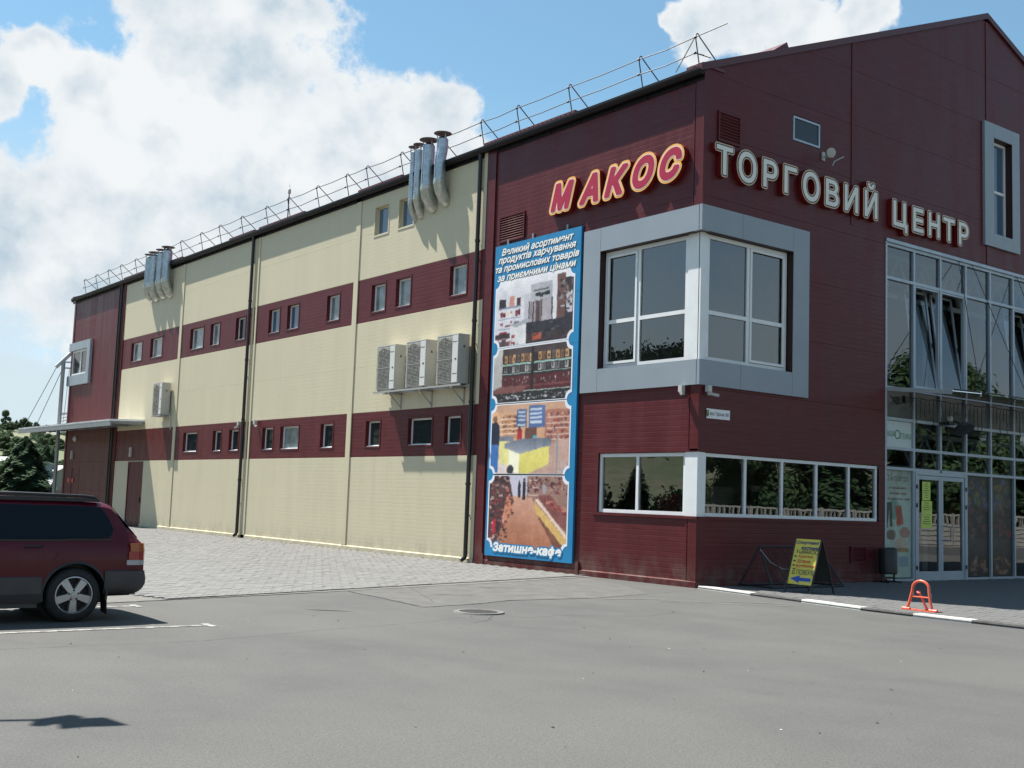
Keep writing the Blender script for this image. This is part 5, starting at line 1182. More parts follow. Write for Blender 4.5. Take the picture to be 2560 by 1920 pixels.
# ================================================================ the parked estate car (rear to +x, only its tail is in the picture)
def build_car(origin, paint, lb, flip=1, name='parked_car', clad_c=(.046, .042, .043)):
    X0, YC = origin       # rear bumper x, centre line y ; nose towards -x
    CP = mat('car_paint_'+('red' if paint[0] > paint[2] else 'blue'), paint, .34, .0, .28, coat=.14, var=.05, vscale=2)
    CC = mat('car_cladding', clad_c, .5, .15, var=.08, vscale=3); CG_ = mat('car_dark_glass', (.003, .004, .008), .04, spec=.28)
    RUB = mat('tyre_rubber', (.018, .018, .019), .8, var=.25, vscale=20, bump=.3, bscale=60); BL = mat('car_black_trim', (.012, .012, .013), .42)
    RIM = mat('alloy_rim', (.40, .41, .42), .33, .8, var=.06, vscale=8)
    t = thing(name, (X0-2.2*flip, YC, 0), lb, 'car'); P3 = lambda s, y, z: (X0-s*flip, YC+y*1.0, z)
    # stations: s, top z, belt half width, roof half width
    ST_ = [(.04, .66, .70, .70), (.07, .90, .80, .78), (.12, .955, .835, .74), (.20, 1.05, .845, .72), (.30, 1.160, .85, .70), (.40, 1.320, .85, .68), (.47, 1.395, .85, .665), (.56, 1.422, .855, .66), (.9, 1.435, .862, .655), (1.3, 1.440, .865, .655), (1.8, 1.445, .865, .655), (2.4, 1.435, .865, .65),
           (2.62, 1.400, .862, .63), (3.0, 1.17, .86, .67), (3.3, .97, .855, .72), (3.7, .90, .85, .74), (4.1, .82, .82, .72), (4.33, .72, .74, .66), (4.42, .58, .62, .6)]
    ringn = None; V = []; F = []
    for s, top, wb, wr in ST_:
        belt = min(.93, top-.015)
        half = [(.70, .26 if s > .5 else .40), (wb-.03, .30 if s > .5 else .41), (wb+.008, .42), (wb+.012, .56), (wb+.008, .72), (wb-.006, min(.86, top-.03)), (wb-.028, belt)]
        g_ = top-belt
        half += [(wb-.028+(wr-wb+.028)*.30, belt+g_*.25), (wb-.028+(wr-wb+.028)*.62, belt+g_*.58), (wb-.028+(wr-wb+.028)*.90, belt+g_*.86), (wr-.06, belt+g_*.955), (wr-.18, top-.008*(g_ > .1)), (wr*.4, top), (0, top+.008)]
        ring_ = half+[(-y, z) for y, z in half[-2::-1]]; ringn = len(ring_); V += [P3(s, y, z) for y, z in ring_]
    for i in range(len(ST_)-1):
        for j in range(ringn-1): a = i*ringn+j; F.append((a, a+1, a+ringn+1, a+ringn))
        F.append((i*ringn+ringn-1, i*ringn, (i+1)*ringn, (i+1)*ringn+ringn-1))
    F.append(tuple(range(ringn))[::-1]); F.append(tuple(range((len(ST_)-1)*ringn, len(ST_)*ringn)))
    m1 = MB(); m1.add(V, F); body = part('body', m1, [CP, BL], t, smooth=True)
    bmx = bmesh.new(); bmx.from_mesh(body.data); bmesh.ops.recalc_face_normals(bmx, faces=bmx.faces); bmx.to_mesh(body.data); bmx.free()
    # wheel arches cut out of the body
    cut = MB(); inv = rootof(t).matrix_basis.inverted()
    for s in (.90, 3.42):
        for sd in (-1, 1): cut.tube([P3(s, sd*.55, .32), P3(s, sd*1.1, .32)], .375, 32)
    cm = mesh_of(cut, 'c', BL, t); co = bpy.data.objects.new('c', cm); COL.objects.link(co); co.matrix_basis = t.matrix_basis.copy()
    bmx = bmesh.new(); bmx.from_mesh(cm); bmesh.ops.recalc_face_normals(bmx, faces=bmx.faces); bmx.to_mesh(cm); bmx.free()
    md = body.modifiers.new('b', 'BOOLEAN'); md.operation = 'DIFFERENCE'; md.object = co; md.solver = 'EXACT'
    bpy.context.view_layer.update(); ev = body.evaluated_get(bpy.context.evaluated_depsgraph_get()); nm = bpy.data.meshes.new_from_object(ev)
    if len(nm.vertices) > 50: old = body.data; body.modifiers.clear(); body.data = nm
    else: body.modifiers.clear()
    body.data.polygons.foreach_set('use_smooth', [True]*len(body.data.polygons))
    try: body.data.set_sharp_from_angle(angle=R(35))
    except Exception: pass
    bpy.data.objects.remove(co)
    def sidey(s, z):
        import bisect
        k = max(1, min(len(ST_)-1, bisect.bisect([q[0] for q in ST_], s))); a, b = ST_[k-1], ST_[k]; u = (s-a[0])/(b[0]-a[0]) if b[0] > a[0] else 0
        top, wb, wr = (a[i]+(b[i]-a[i])*u for i in (1, 2, 3)); belt = min(.93, top-.015)
        if z <= belt: return wb+.008 if z < .8 else wb+.008-(z-.8)/(belt-.8+1e-6)*.036
        f = (z-belt)/(top-belt+1e-6); w0 = wb-.028
        for (f0, k0), (f1, k1) in zip(((0, 0), (.25, .30), (.58, .62), (.86, .90)), ((.25, .30), (.58, .62), (.86, .90), (1.0, 1.05))):
            if f <= f1: return w0+(wr-w0)*(k0+(k1-k0)*(f-f0)/(f1-f0))
        return wr
    def skin(pts, off=.006, n=1):
        """polygon in (s,z) laid on both... one flank as a fan from its centre"""
        for sd in (-1, 1):
            m1 = MB(); sub = []
            for (a, b) in zip(pts, pts[1:]+pts[:1]):
                for k in range(6): sub.append((a[0]+(b[0]-a[0])*k/6, a[1]+(b[1]-a[1])*k/6))
            cx = sum(p[0] for p in sub)/len(sub); cz_ = sum(p[1] for p in sub)/len(sub); N = len(sub)
            L = [(1, sub), (.66, sub), (.33, sub)]; vs = []
            for q, sb in L: vs += [P3(cx+(x-cx)*q, sd*(sidey(cx+(x-cx)*q, cz_+(z-cz_)*q)+off), cz_+(z-cz_)*q) for x, z in sb]
            vs.append(P3(cx, sd*(sidey(cx, cz_)+off), cz_)); fs = []
            for r_ in range(2):
                for i in range(N): fs.append((r_*N+i, r_*N+(i+1) % N, (r_+1)*N+(i+1) % N, (r_+1)*N+i))
            for i in range(N): fs.append((2*N+i, 2*N+(i+1) % N, 3*N))
            m1.add(vs, fs); yield m1
    for m1 in skin([(1.09, .97), (1.16, 1.362), (1.215, 1.362), (1.135, .97)], .0055): part('window_pillar', m1, CG_, t, smooth=True)
    for nme, pts in (('quarter_window', [(.475, 1.03), (.455, 1.09), (.50, 1.21), (.55, 1.285), (.60, 1.34), (.70, 1.358), (1.16, 1.362), (1.09, .972), (.62, .978), (.51, .99)]),
                     ('rear_door_window', [(1.12, .972), (1.20, 1.36), (2.02, 1.365), (2.02, .955)]), ('front_door_window', [(2.08, .955), (2.08, 1.365), (2.55, 1.345), (2.98, 1.02), (3.0, .96)])):
        for m1 in skin(pts, .004): part(nme, m1, CG_, t, smooth=True)
    m1 = MB(); m1.add([P3(s, y, z+.01) for s, y, z in ((2.64, -.58, 1.39), (2.64, .58, 1.39), (3.26, .66, .99), (3.26, -.66, .99))], [(0, 1, 2, 3)]); part('windscreen', m1, CG_, t)
    m1 = MB(); m1.add([P3(s-.012, y, z+.006) for s, y, z in ((.44, -.56, 1.355), (.44, .56, 1.355), (.13, .68, .98), (.13, -.68, .98))], [(0, 1, 2, 3)]); part('tailgate_window', m1, CG_, t)
    # belt trim, seams, handles
    for sd in (-1, 1):
        m1 = MB(); S_ = [i*.12 for i in range(4, 26)]
        for a, b in zip(S_, S_[1:]): za, zb = .955+.012*(a < 1), .955+.012*(b < 1); m1.add([P3(a, sd*(sidey(a, .94)+.006), za-.012), P3(b, sd*(sidey(b, .94)+.006), zb-.012), P3(b, sd*(sidey(b, .95)+.010), zb+.008), P3(a, sd*(sidey(a, .95)+.010), za+.008)], [(0, 1, 2, 3)])
        part('belt_moulding', m1, BL, t)
        m1 = MB()
        for line in ([(1.13, .94), (1.10, .84), (1.17, .70), (1.28, .55), (1.30, .32)], [(2.05, .94), (2.05, .32)], [(3.02, .94), (3.08, .6), (3.02, .34)], [(.30, 1.24), (.23, 1.05), (.17, .93), (.16, .66)]):
            for (a, b) in zip(line, line[1:]):
                n = 5
                for k in range(n):
                    u0, u1 = k/n, (k+1)/n; s0, z0 = a[0]+(b[0]-a[0])*u0, a[1]+(b[1]-a[1])*u0; s1, z1 = a[0]+(b[0]-a[0])*u1, a[1]+(b[1]-a[1])*u1
                    m1.add([P3(s0-.0035, sd*(sidey(s0, z0)+.0035), z0), P3(s0+.0035, sd*(sidey(s0, z0)+.0035), z0), P3(s1+.0035, sd*(sidey(s1, z1)+.0035), z1), P3(s1-.0035, sd*(sidey(s1, z1)+.0035), z1)], [(0, 1, 2, 3)])
        part('door_seam', m1, BL, t)
        for s in (1.38, 2.28): m1 = MB(); m1.tube([P3(s-.08, sd*.862, .885), P3(s-.06, sd*.885, .887), P3(s+.09, sd*.885, .882), P3(s+.11, sd*.862, .88)], .012, 8); part('door_handle', m1, BL, t)
        # shoulder crease
        m1 = MB()
        # side cladding and sill
        for a, b, zt in ((1.285, 3.03, .545),):
            n = 8
            for k in range(n):
                s0, s1 = a+(b-a)*k/n, a+(b-a)*(k+1)/n; m1.add([P3(s, sd*(y), z) for s in (s0, s1) for y, z in ((.868, zt), (.888, zt-.02), (.892, .34), (.86, .235), (.74, .22))], [(0, 1, 6, 5), (1, 2, 7, 6), (2, 3, 8, 7), (3, 4, 9, 8)])
        part('side_cladding', m1, CC, t)
        m1 = MB(); m1.add([P3(s, sd*y, z) for s in (1.30, 3.0) for y, z in ((.80, .24), (.80, .175), (.66, .175))], [(0, 1, 4, 3), (1, 2, 5, 4)]); part('sill', m1, mat('car_sill_grey', (.055, .06, .063), .5), t)
        # arch lips
        for s in (.90, 3.42):
            m1 = MB(); pts = []
            for k in range(17):
                a = math.pi*(k/16)*1.12-.06*math.pi; r1, r2 = .366, .392
                x_, z_ = s+math.cos(a)*r1, .32+math.sin(a)*r1; X_, Z_ = s+math.cos(a)*r2, .32+math.sin(a)*r2
                pts.append((x_, z_, X_, Z_))
            for a, b in zip(pts, pts[1:]):
                m1.add([P3(a[0], sd*.80, a[1]), P3(a[0], sd*.886, a[1]), P3(a[2], sd*(.876), a[3]), P3(b[0], sd*.80, b[1]), P3(b[0], sd*.886, b[1]), P3(b[2], sd*.876, b[3])], [(0, 1, 4, 3), (1, 2, 5, 4)])
            part('wheel_arch_lip', m1, BL, t)
            m1 = MB(); m1.tube([P3(s, sd*.55, .32), P3(s, sd*.60, .32)], .36, 24); part('wheel_well', m1, BL, t)
        # roof rail
        m1 = MB(); m1.tube([P3(.60, sd*.60, 1.42), P3(.66, sd*.61, 1.465), P3(.8, sd*.615, 1.478), P3(1.6, sd*.62, 1.488), P3(2.3, sd*.61, 1.475), P3(2.42, sd*.60, 1.44)], .018, 8); m1.box(P3(.62, sd*.585, 1.41), P3(2.4, sd*.635, 1.455)); part('roof_rail', m1, BL, t)
        # tail lamp: amber over red over clear
        for k, (z0, z1, m_) in enumerate(((.665, .725, mat('lamp_clear', (.35, .33, .34), .15, spec=.6)), (.727, .825, mat('lamp_red', (.28, .010, .012), .15, spec=.6)), (.827, .925, mat('lamp_amber', (.34, .075, .015), .15, spec=.6)))):
            m1 = MB(); q = [(.300-.02*k, .872), (.155, .868), (.09, .845), (.055, .78), (.06, .62)]; q2 = [(x_+.01*(k == 2), y) for x_, y in q]
            m1.add([P3(s, sd*y, z0) for s, y in q]+[P3(s, sd*(y-.006), z1) for s, y in q2], [(i, i+1, i+6, i+5) for i in range(4)]+[(4, 3, 2, 1, 0), (5, 6, 7, 8, 9)]); part('tail_lamp', m1, m_, t, smooth=False)
        m1 = MB(); m1.box(P3(4.30, sd*.42, .60), P3(4.44, sd*.68, .72)); part('headlight', m1, MATS['lamp_clear'], t)
        # mud flap
        m1 = MB(); m1.add([P3(.515, sd*.86, .34), P3(.515, sd*.64, .34), P3(.50, sd*.66, .10), P3(.49, sd*.84, .08), P3(.525, sd*.86, .34), P3(.525, sd*.64, .34), P3(.51, sd*.66, .10), P3(.50, sd*.84, .08)], [(0, 1, 2, 3), (7, 6, 5, 4), (0, 3, 7, 4), (1, 5, 6, 2), (3, 2, 6, 7)]); part('mud_flap', m1, BL, t)
        m1 = MB(); m1.add([P3(2.86, sd*.84, .98), P3(2.86, sd*1.02, .98), P3(2.86, sd*1.02, 1.1), P3(2.86, sd*.84, 1.1), P3(3.0, sd*.84, .98), P3(3.0, sd*1.0, .98), P3(3.0, sd*1.0, 1.09), P3(3.0, sd*.84, 1.09)], [(0, 1, 2, 3), (7, 6, 5, 4), (0, 4, 5, 1), (1, 5, 6, 2), (2, 6, 7, 3), (3, 7, 4, 0)]); part('mirror', m1, CP, t)
    # bumpers, wrapped round the corners
    def bumper(sg, s0, nme):
        m1 = MB(); pr = [(.605, .012), (.59, -.025), (.50, -.04), (.44, -.038), (.385, -.015), (.345, .02), (.325, .06)]
        path = [(.53, .868), (.30, .878), (.14, .868), (.05, .80), (.0, .62), (-.015, .3), (-.018, 0)]
        path = path+[(s, -y) for s, y in path[-2::-1]]; vs = []
        for s, y in path:
            for z, o in pr:
                k = 1 if abs(y) < .85 else .35; vs.append(P3((s0+(s+o*k*(1 if abs(y) < .85 else 0)))if sg > 0 else 4.45-(s+o*k), y-(o*.5 if y > 0 else -o*.5)*(abs(y) > .5), z))
        n = len(pr); fs = [(i*n+j, i*n+j+1, (i+1)*n+j+1, (i+1)*n+j) for i in range(len(path)-1) for j in range(n-1)]
        m1.add(vs, fs); part(nme, m1, CC, t, smooth=True)
    bumper(1, .03, 'rear_bumper'); bumper(-1, 0, 'front_bumper')
    m1 = MB(); m1.box(P3(.08, -.6, .30), P3(.55, .6, .40)); m1.box(P3(.5, -.62, .20), P3(4.1, .62, .32)); m1.tube([P3(.10, -.45, .30), P3(.6, -.45, .29)], .035, 10); part('underbody', m1, BL, t)
    # wheels
    for s in (.90, 3.42):
        for sd in (-1, 1):
            c = Vector(P3(s, sd*.855, .315)); ax = Vector((0, sd, 0)); m1 = MB()
            m1.lathe(c, ax, [(.205, -.19), (.30, -.185), (.315, -.16), (.318, -.06), (.31, -.02), (.285, .004), (.235, .010), (.218, -.004), (.21, -.03), (.205, -.19)], 40); wh = part('wheel', m1, RUB, t, smooth=True)
            m1 = MB(); m1.lathe(c, ax, [(.196, -.15), (.200, -.03), (.216, -.012), (.218, .002), (.206, .004), (.196, -.02), (.190, -.05)], 40)
            for k in range(5):
                a = -math.pi/2+k*2*math.pi/5; u = Vector((math.cos(a), 0, math.sin(a))); v = Vector((-math.sin(a), 0, math.cos(a)))
                w0, w1, r0, r1 = .040, .060, .035, .202
                pts = [c+u*r+v*w*q+ax*h for h in (-.05, -.006) for r, w, q in ((r0, w0*.9, -1), (r1, w1, -1), (r1, w1, 1), (r0, w0*.9, 1))]
                pts[4:] = [c+u*r+v*w*q+ax*h for r, w, q, h in ((r0, w0*.8, -1, -.004), (r1, w1*.75, -1, -.012), (r1, w1*.75, 1, -.012), (r0, w0*.8, 1, -.004))]
                m1.add(pts, [(3, 2, 1, 0), (4, 5, 6, 7), (0, 1, 5, 4), (1, 2, 6, 5), (2, 3, 7, 6), (3, 0, 4, 7)])
            m1.lathe(c, ax, [(.075, -.05), (.072, -.004), (.035, .0), (.033, .006), (0, .008)], 24); part('rim', m1, RIM, wh, smooth=True)
            m1 = MB(); m1.lathe(c, ax, [(.0, -.10), (.195, -.10)], 24)
            for k in range(5):
                a = math.pi/2+k*2*math.pi/5+.02; q = c+Vector((math.cos(a), 0, math.sin(a)))*.056; m1.lathe(q, ax, [(.012, -.008), (.012, .004), (0, .006)], 8)
            m1.tube([c+ax*-.07, c+ax*-.10], .13, 20); part('brake_and_nuts', m1, mat('brake_dark', (.03, .028, .026), .6, .3), wh)
    return t
build_car((-12.03, -1.39), (.075, .0020, .009), 'dark red estate car with roof rails, cut off by the left picture edge')

# ================================================================ small things in front of the entrance
t = thing('pavement_sign', (.95, -1.95, .05), 'yellow folding pavement sign with blue arrow leaning in front of the rack', 'pavement sign')
bl, br_, tl_, tr = Vector((.80, -1.645, .21)), Vector((.81, -2.245, .205)), Vector((1.06, -1.66, 1.07)), Vector((1.07, -2.26, 1.07))
def brd(u, v, o=0.):
    a = bl.lerp(br_, u); b = tl_.lerp(tr, u); nrm = (br_-bl).cross(tl_-bl).normalized(); 
    if nrm.x > 0: nrm = -nrm
    return tuple(a.lerp(b, v)+nrm*o)
m1 = MB(); m1.add([brd(0, 0), brd(1, 0), brd(1, 1), brd(0, 1), brd(0, 0, -.012), brd(1, 0, -.012), brd(1, 1, -.012), brd(0, 1, -.012)], [(0, 1, 2, 3), (7, 6, 5, 4), (0, 4, 5, 1), (1, 5, 6, 2), (2, 6, 7, 3), (3, 7, 4, 0)])
part('front_board', m1, mat('yellow_board', (.62, .52, .07), .45, var=.05), t)
def board_text(s, u0, u1, v0, v1, m_, shear=0., off=0., o=.003):
    m1 = MB(); text_sdf(m1, s, u0*.6, u1*.6, v0*.9, v1*.9, lambda u, z, n: brd(u/.6, z/.9, o), off*.17, shear, 0, .0035, 0, .02); part('line_of_text', m1, m_, t)
IN = mat('navy_print', (.02, .015, .12), .5); IK = mat('print_black', (.02, .02, .025)); IO = mat('orange_print', (.50, .09, .015), .5)
board_text("Спортивні", .06, .92, .872, .955, IN, .15, .022); board_text("костюми", .30, .96, .765, .825, IN, .15, .022); board_text("Тц", .11, .34, .672, .745, IK, 0, .014); board_text("МАКОС", .36, .96, .672, .765, IK, 0, .010)
board_text("Куртки", .25, .80, .575, .645, IO, .1, .022); board_text("Штани", .25, .74, .475, .545, IO, .1, .022); board_text("футболки", .22, .94, .365, .440, IO, .1, .022); board_text("ПОВЕРХ", .30, .95, .215, .325, IK, 0, .008)
m1 = MB()
for u in (.15, .205): m1.add([brd(u-.012, .225, .003), brd(u+.012, .225, .003), brd(u+.012, .335, .003), brd(u-.012, .335, .003)], [(0, 1, 2, 3)])
for v in (.218, .335): m1.add([brd(.10, v, .0034), brd(.255, v, .0034), brd(.255, v+.012, .0034), brd(.10, v+.012, .0034)], [(0, 1, 2, 3)])
part('roman_numeral', m1, IK, t)
for v in (.610, .510, .410): m1 = MB(); m1.add([brd(.13+.055*math.cos(a), v+.017*math.sin(a), .003) for a in [k*math.pi/8 for k in range(16)]], [tuple(range(16))]); part('bullet_mark', m1, IK, t)
m1 = MB(); m1.add([brd(u, v, .003) for u, v in ((.10, .12), (.46, .195), (.46, .150), (.90, .150), (.90, .075), (.46, .075), (.46, .03))], [tuple(range(7))]); part('arrow', m1, mat('blue_print', (.01, .06, .35), .5), t)
m1 = MB(); f0, f1 = Vector((.745, -1.645, .05)), Vector((.755, -2.245, .05)); m1.bar(f0, tl_+(tl_-bl)*.01, .025); m1.bar(f1, tr, .025); part('leg', m1, BLACK, t)
b0, b1 = Vector((1.42, -1.70, .05)), Vector((1.43, -2.28, .05)); m1 = MB(); m1.bar(b0, tl_+Vector((.02, 0, 0)), .025); part('leg', m1, BLACK, t); m1 = MB(); m1.bar(b1, tr+Vector((.02, 0, 0)), .025); part('leg', m1, BLACK, t)
m1 = MB(); q = [b0.lerp(tl_, k)+Vector((.02, 0, 0)) for k in (.2, .98)]+[b1.lerp(tr, k)+Vector((.02, 0, 0)) for k in (.98, .2)]; m1.add([tuple(v) for v in q]+[tuple(v+Vector((.012, 0, .004))) for v in q], [(0, 1, 2, 3), (7, 6, 5, 4), (0, 4, 5, 1), (1, 5, 6, 2), (2, 6, 7, 3), (3, 7, 4, 0)])
part('back_board', m1, mat('back_board_dark', (.035, .045, .045), .5), t)
# bicycle rack against the wall
t = thing('bicycle_rack', (2.2, -.8, .05), 'long black steel bicycle rack with slanting bars standing behind the yellow sign', 'bicycle rack')
xa, xb, yt, yb0, yb1, zt = 1.20, 3.3, -.55, -.20, -1.05, .86
m1 = MB(); m1.tube([(xa+.1, yt, zt), (xb-.1, yt, zt)], .02, 8); m1.tube([(xa-.1, yb1, .07), (xb+.1, yb1, .07)], .02, 8); m1.tube([(xa-.1, yb0, .07), (xb+.1, yb0, .07)], .02, 8); m1.tube([(xa-.1, yb1, .07), (xa-.1, yb0, .07)], .02, 8); m1.tube([(xb+.1, yb1, .07), (xb+.1, yb0, .07)], .02, 8); part('frame', m1, BLACK, t)
for x0, x1 in ((xa-.1, xa+.1), (xb+.1, xb-.1)):
    for y in (yb0, yb1): m1 = MB(); m1.tube([(x0, y, .06), (x1, yt, zt)], .02, 8); part('leg', m1, BLACK, t)
for k in range(9): x = xa+.05+k*.235; m1 = MB(); m1.tube([(x+.18, yb1, .07), (x, yt, zt)], .010, 6); part('bar', m1, BLACK, t)
m1 = MB(); m1.tube([(1.25, -.6, .8), (1.4, -.75, .55), (1.7, -.8, .42), (2.1, -.75, .40)], .012, 6); part('chain', m1, STEEL, t)
# folding parking barrier
t = thing('parking_barrier', (-.2, -5.2, .03), 'orange red folding tube parking barrier standing at the kerb edge', 'parking barrier')
OR = mat('orange_red_enamel', (.62, .115, .06), .36, var=.12, vscale=9)
m1 = MB(); ya, yb_ = -5.02, -5.40; x = -.22; z0 = .07; pts = [(x, ya+.04, z0), (x+.01, ya, .2), (x+.03, ya-.035, .36)]; cyy = (ya+yb_)/2; r = abs(ya-.035-cyy)
pts += [(x+.035, cyy+r*math.cos(a), .40+r*.85*math.sin(a)) for a in [i*math.pi/8 for i in range(1, 8)]]+[(x+.03, yb_+.035, .36), (x+.01, yb_, .2), (x, yb_-.04, z0)]
m1.tube(pts, .024, 12); part('hoop', m1, OR, t, smooth=True)
m1 = MB(); m1.tube([(x+.02, ya-.01, .27), (x+.02, yb_+.01, .27)], .013, 8); part('crossbar', m1, OR, t)
m1 = MB(); m1.tube([(x+.05, cyy+.04, .34), (x+.12, yb_+.12, .06)], .020, 10); m1.lathe((x+.045, cyy+.045, .35), (-.6, -.3, .7), [(0, -.01), (.034, -.008), (.034, .008), (0, .01)], 14); part('strut', m1, OR, t, smooth=True)
m1 = MB()
for y in (ya+.06, yb_-.06): m1.tube([(x, y+.07, .065), (x, y-.07, .065)], .03, 12)
m1.tube([(x+.12, yb_+.16, .06), (x+.12, yb_+.04, .06)], .022, 10); part('hinge_sleeve', m1, OR, t, smooth=True)
m1 = MB(); m1.box((x-.05, yb_-.12, .048), (x+.17, ya+.12, .058)); part('base_plate', m1, OR, t)
m1 = MB(); m1.tube([(x+.035, ya-.025, .30), (x+.035, ya-.03, .34)], .0255, 10); m1.tube([(x+.035, yb_+.025, .27), (x+.035, yb_+.03, .34)], .0255, 10); part('reflective_band', m1, LAMPW, t)
# litter bin
t = thing('litter_bin', (6.1, -.28, .05), 'small black litter bin on a stand between the red wall and the glazing', 'litter bin')
m1 = MB(); m1.lathe((6.1, -.28, .24), (0, 0, 1), [(0, 0), (.19, 0), (.21, .02), (.215, .56), (.20, .58), (.19, .56), (.18, .05), (0, .04)], 20); part('bucket', m1, BLACK, t, smooth=True)
m1 = MB()
for sx in (-1, 1): m1.bar((6.1+sx*.24, -.28, .05), (6.1+sx*.24, -.28, .84), .03); m1.bar((6.1+sx*.24, -.48, .065), (6.1+sx*.24, -.06, .065), .03)
m1.bar((5.86, -.28, .83), (6.34, -.28, .83), .03); m1.bar((5.86, -.28, .16), (6.34, -.28, .16), .03); part('stand', m1, BLACK, t)

# ================================================================ unseen lamp outside the left edge, its heads shaped from the foreground shadow
H_ = 5.2; k_ = Vector((SUN.x/SUN.z, SUN.y/SUN.z, 1))*H_
def lift(x, y, dz=0.): return (x+k_.x+SUN.x/SUN.z*dz, y+k_.y+SUN.y/SUN.z*dz, H_+dz)
t = thing('street_lamp', (-17.2, -5.9, 0), 'unseen street lamp with two flat heads shaped to cast the foreground shadow', 'street lamp')
for nm, pl in (('lamp_head', [(-14.93, -7.955), (-14.66, -7.89), (-14.62, -7.99), (-14.74, -8.10), (-14.95, -8.20), (-15.02, -8.16)]), ('lamp_head', [(-14.80, -8.02), (-14.50, -8.09), (-14.455, -8.41), (-14.55, -8.40), (-14.72, -8.345), (-14.88, -8.345)])):
    m1 = MB(); m1.prism([lift(x, y) for x, y in pl], (0, 0, .05)); part(nm, m1, STEEL, t)
m1 = MB(); m1.bar(lift(-14.75, -8.05, .07), lift(-15.2, -7.88, .07), .05); m1.bar(lift(-15.2, -7.88, .07), (-17.2, -5.9, 5.28), .05); m1.tube([(-17.2, -5.9, 0), (-17.2, -5.9, 5.35)], .07, 10); part('pole_and_arm', m1, STEEL, t)

# ================================================================ trees, bushes, hill houses, things mirrored in the glass
def leaf_mat(name, a, b_):
    m = bpy.data.materials.new(name); m.use_nodes = True; g = NG(m.node_tree); b = g.n['Principled BSDF']; isl = g.geo('Random Per Island')
    g.l.new(g.mix(isl, a, b_), b.inputs['Base Color']); b.inputs['Roughness'].default_value = .8; b.inputs['Specular IOR Level'].default_value = .12
    tr = g.n.new('ShaderNodeBsdfTranslucent'); g.l.new(g.mix(isl, tuple(x*1.3 for x in a), tuple(x*1.3 for x in b_)), tr.inputs[0])
    mx = g.n.new('ShaderNodeMixShader'); mx.inputs[0].default_value = .16; g.l.new(b.outputs[0], mx.inputs[1]); g.l.new(tr.outputs[0], mx.inputs[2]); g.l.new(mx.outputs[0], g.n['Material Output'].inputs[0]); MATS[name] = m; return m
LF = [leaf_mat('spruce_needles', (.028, .058, .030), (.055, .095, .042)), leaf_mat('broad_leaves', (.045, .082, .038), (.085, .13, .058)), leaf_mat('dusky_leaves', (.028, .055, .025), (.06, .09, .04))]
BARK = mat('bark', (.09, .065, .045), .9, var=.3, vscale=12)
def crown_mesh(kind, n, seed, leaf):
    rr = random.Random(seed); vs = []; fs = []
    def leafq(c, s, nrm):
        u = nrm.cross(Vector((rr.uniform(-1, 1), rr.uniform(-1, 1), rr.uniform(-1, 1)))).normalized()*s; v = nrm.cross(u).normalized()*s*.7; k = len(vs)
        vs.extend([tuple(c-u-v*.4), tuple(c+u*.2-v), tuple(c+u+v*.3), tuple(c-u*.1+v)]); fs.append((k, k+1, k+2, k+3))
    if kind == 'spruce':
        for _ in range(n):
            h = rr.random()**.75; a = rr.uniform(0, 6.283); whorl = .5+.5*math.sin(h*46+math.sin(a*5)*2.2); rad = (1-h)**.72*(.27+.09*whorl)*(1+.20*math.sin(a*3+h*9)+.12*math.sin(a*7-h*23)); q = rad*rr.uniform(.2, 1.12)**.6
            c = Vector((q*math.cos(a), q*math.sin(a), .07+.93*h-.20*q*rr.uniform(.5, 1.3))); leafq(c, leaf*rr.uniform(.6, 1.3)*(1.15-h*.5), Vector((math.cos(a)*.5, math.sin(a)*.5, 1)).normalized())
    else:
        cl = []
        for _ in range(20):
            a = rr.uniform(0, 6.283); el_ = rr.uniform(-1.1, 1.4); q = rr.uniform(.12, .33); cl.append((Vector((q*math.cos(a)*math.cos(el_), q*math.sin(a)*math.cos(el_), .50+.36*math.sin(el_))), rr.uniform(.10, .18)))
        for i in range(n):
            c0, r = cl[i % len(cl)]; d = Vector((rr.gauss(0, 1), rr.gauss(0, 1), rr.gauss(0, 1))).normalized(); c = c0+d*r*rr.uniform(.5, 1.1); leafq(c, leaf*rr.uniform(.6, 1.3), (d+Vector((0, 0, .5))).normalized())
    return vs, fs
def trunk_mesh(kind, seed):
    m1 = MB(); rr = random.Random(seed)
    if kind == 'spruce': m1.tube([(0, 0, 0), (0, 0, .5), (0, 0, .97)], .02, 7, radii=[.022, .014, .003])
    else:
        m1.tube([(0, 0, 0), (.01, 0, .25), (-.01, .01, .5), (0, 0, .75)], .02, 7, radii=[.028, .022, .014, .005])
        for k in range(6): a = k*1.05+rr.random(); m1.tube([(0, 0, .28+.05*k), (.12*math.cos(a), .12*math.sin(a), .42+.06*k), (.24*math.cos(a), .24*math.sin(a), .5+.06*k)], .008, 5, radii=[.012, .007, .003])
    return m1
PROTO = {}
for kd, n, seeds, leaf in (('spruce', 5200, (1, 2), .030), ('broad', 3600, (3, 4, 5), .036), ('hero', 26000, (6,), .021), ('fine', 15000, (7, 8, 9), .016)):
    for s in seeds:
        k2 = 'spruce' if kd in ('spruce', 'hero') else 'broad'; k2 = k2
        vs, fs = crown_mesh(k2, n, s, leaf); a = bpy.data.meshes.new('crown'); a.from_pydata(vs, [], fs); a.materials.append(LF[0] if k2 == 'spruce' else LF[1 if s != 4 else 2]); tm = mesh_of(trunk_mesh(k2, s), 'trunk', BARK); PROTO.setdefault(kd, []).append((a, tm))
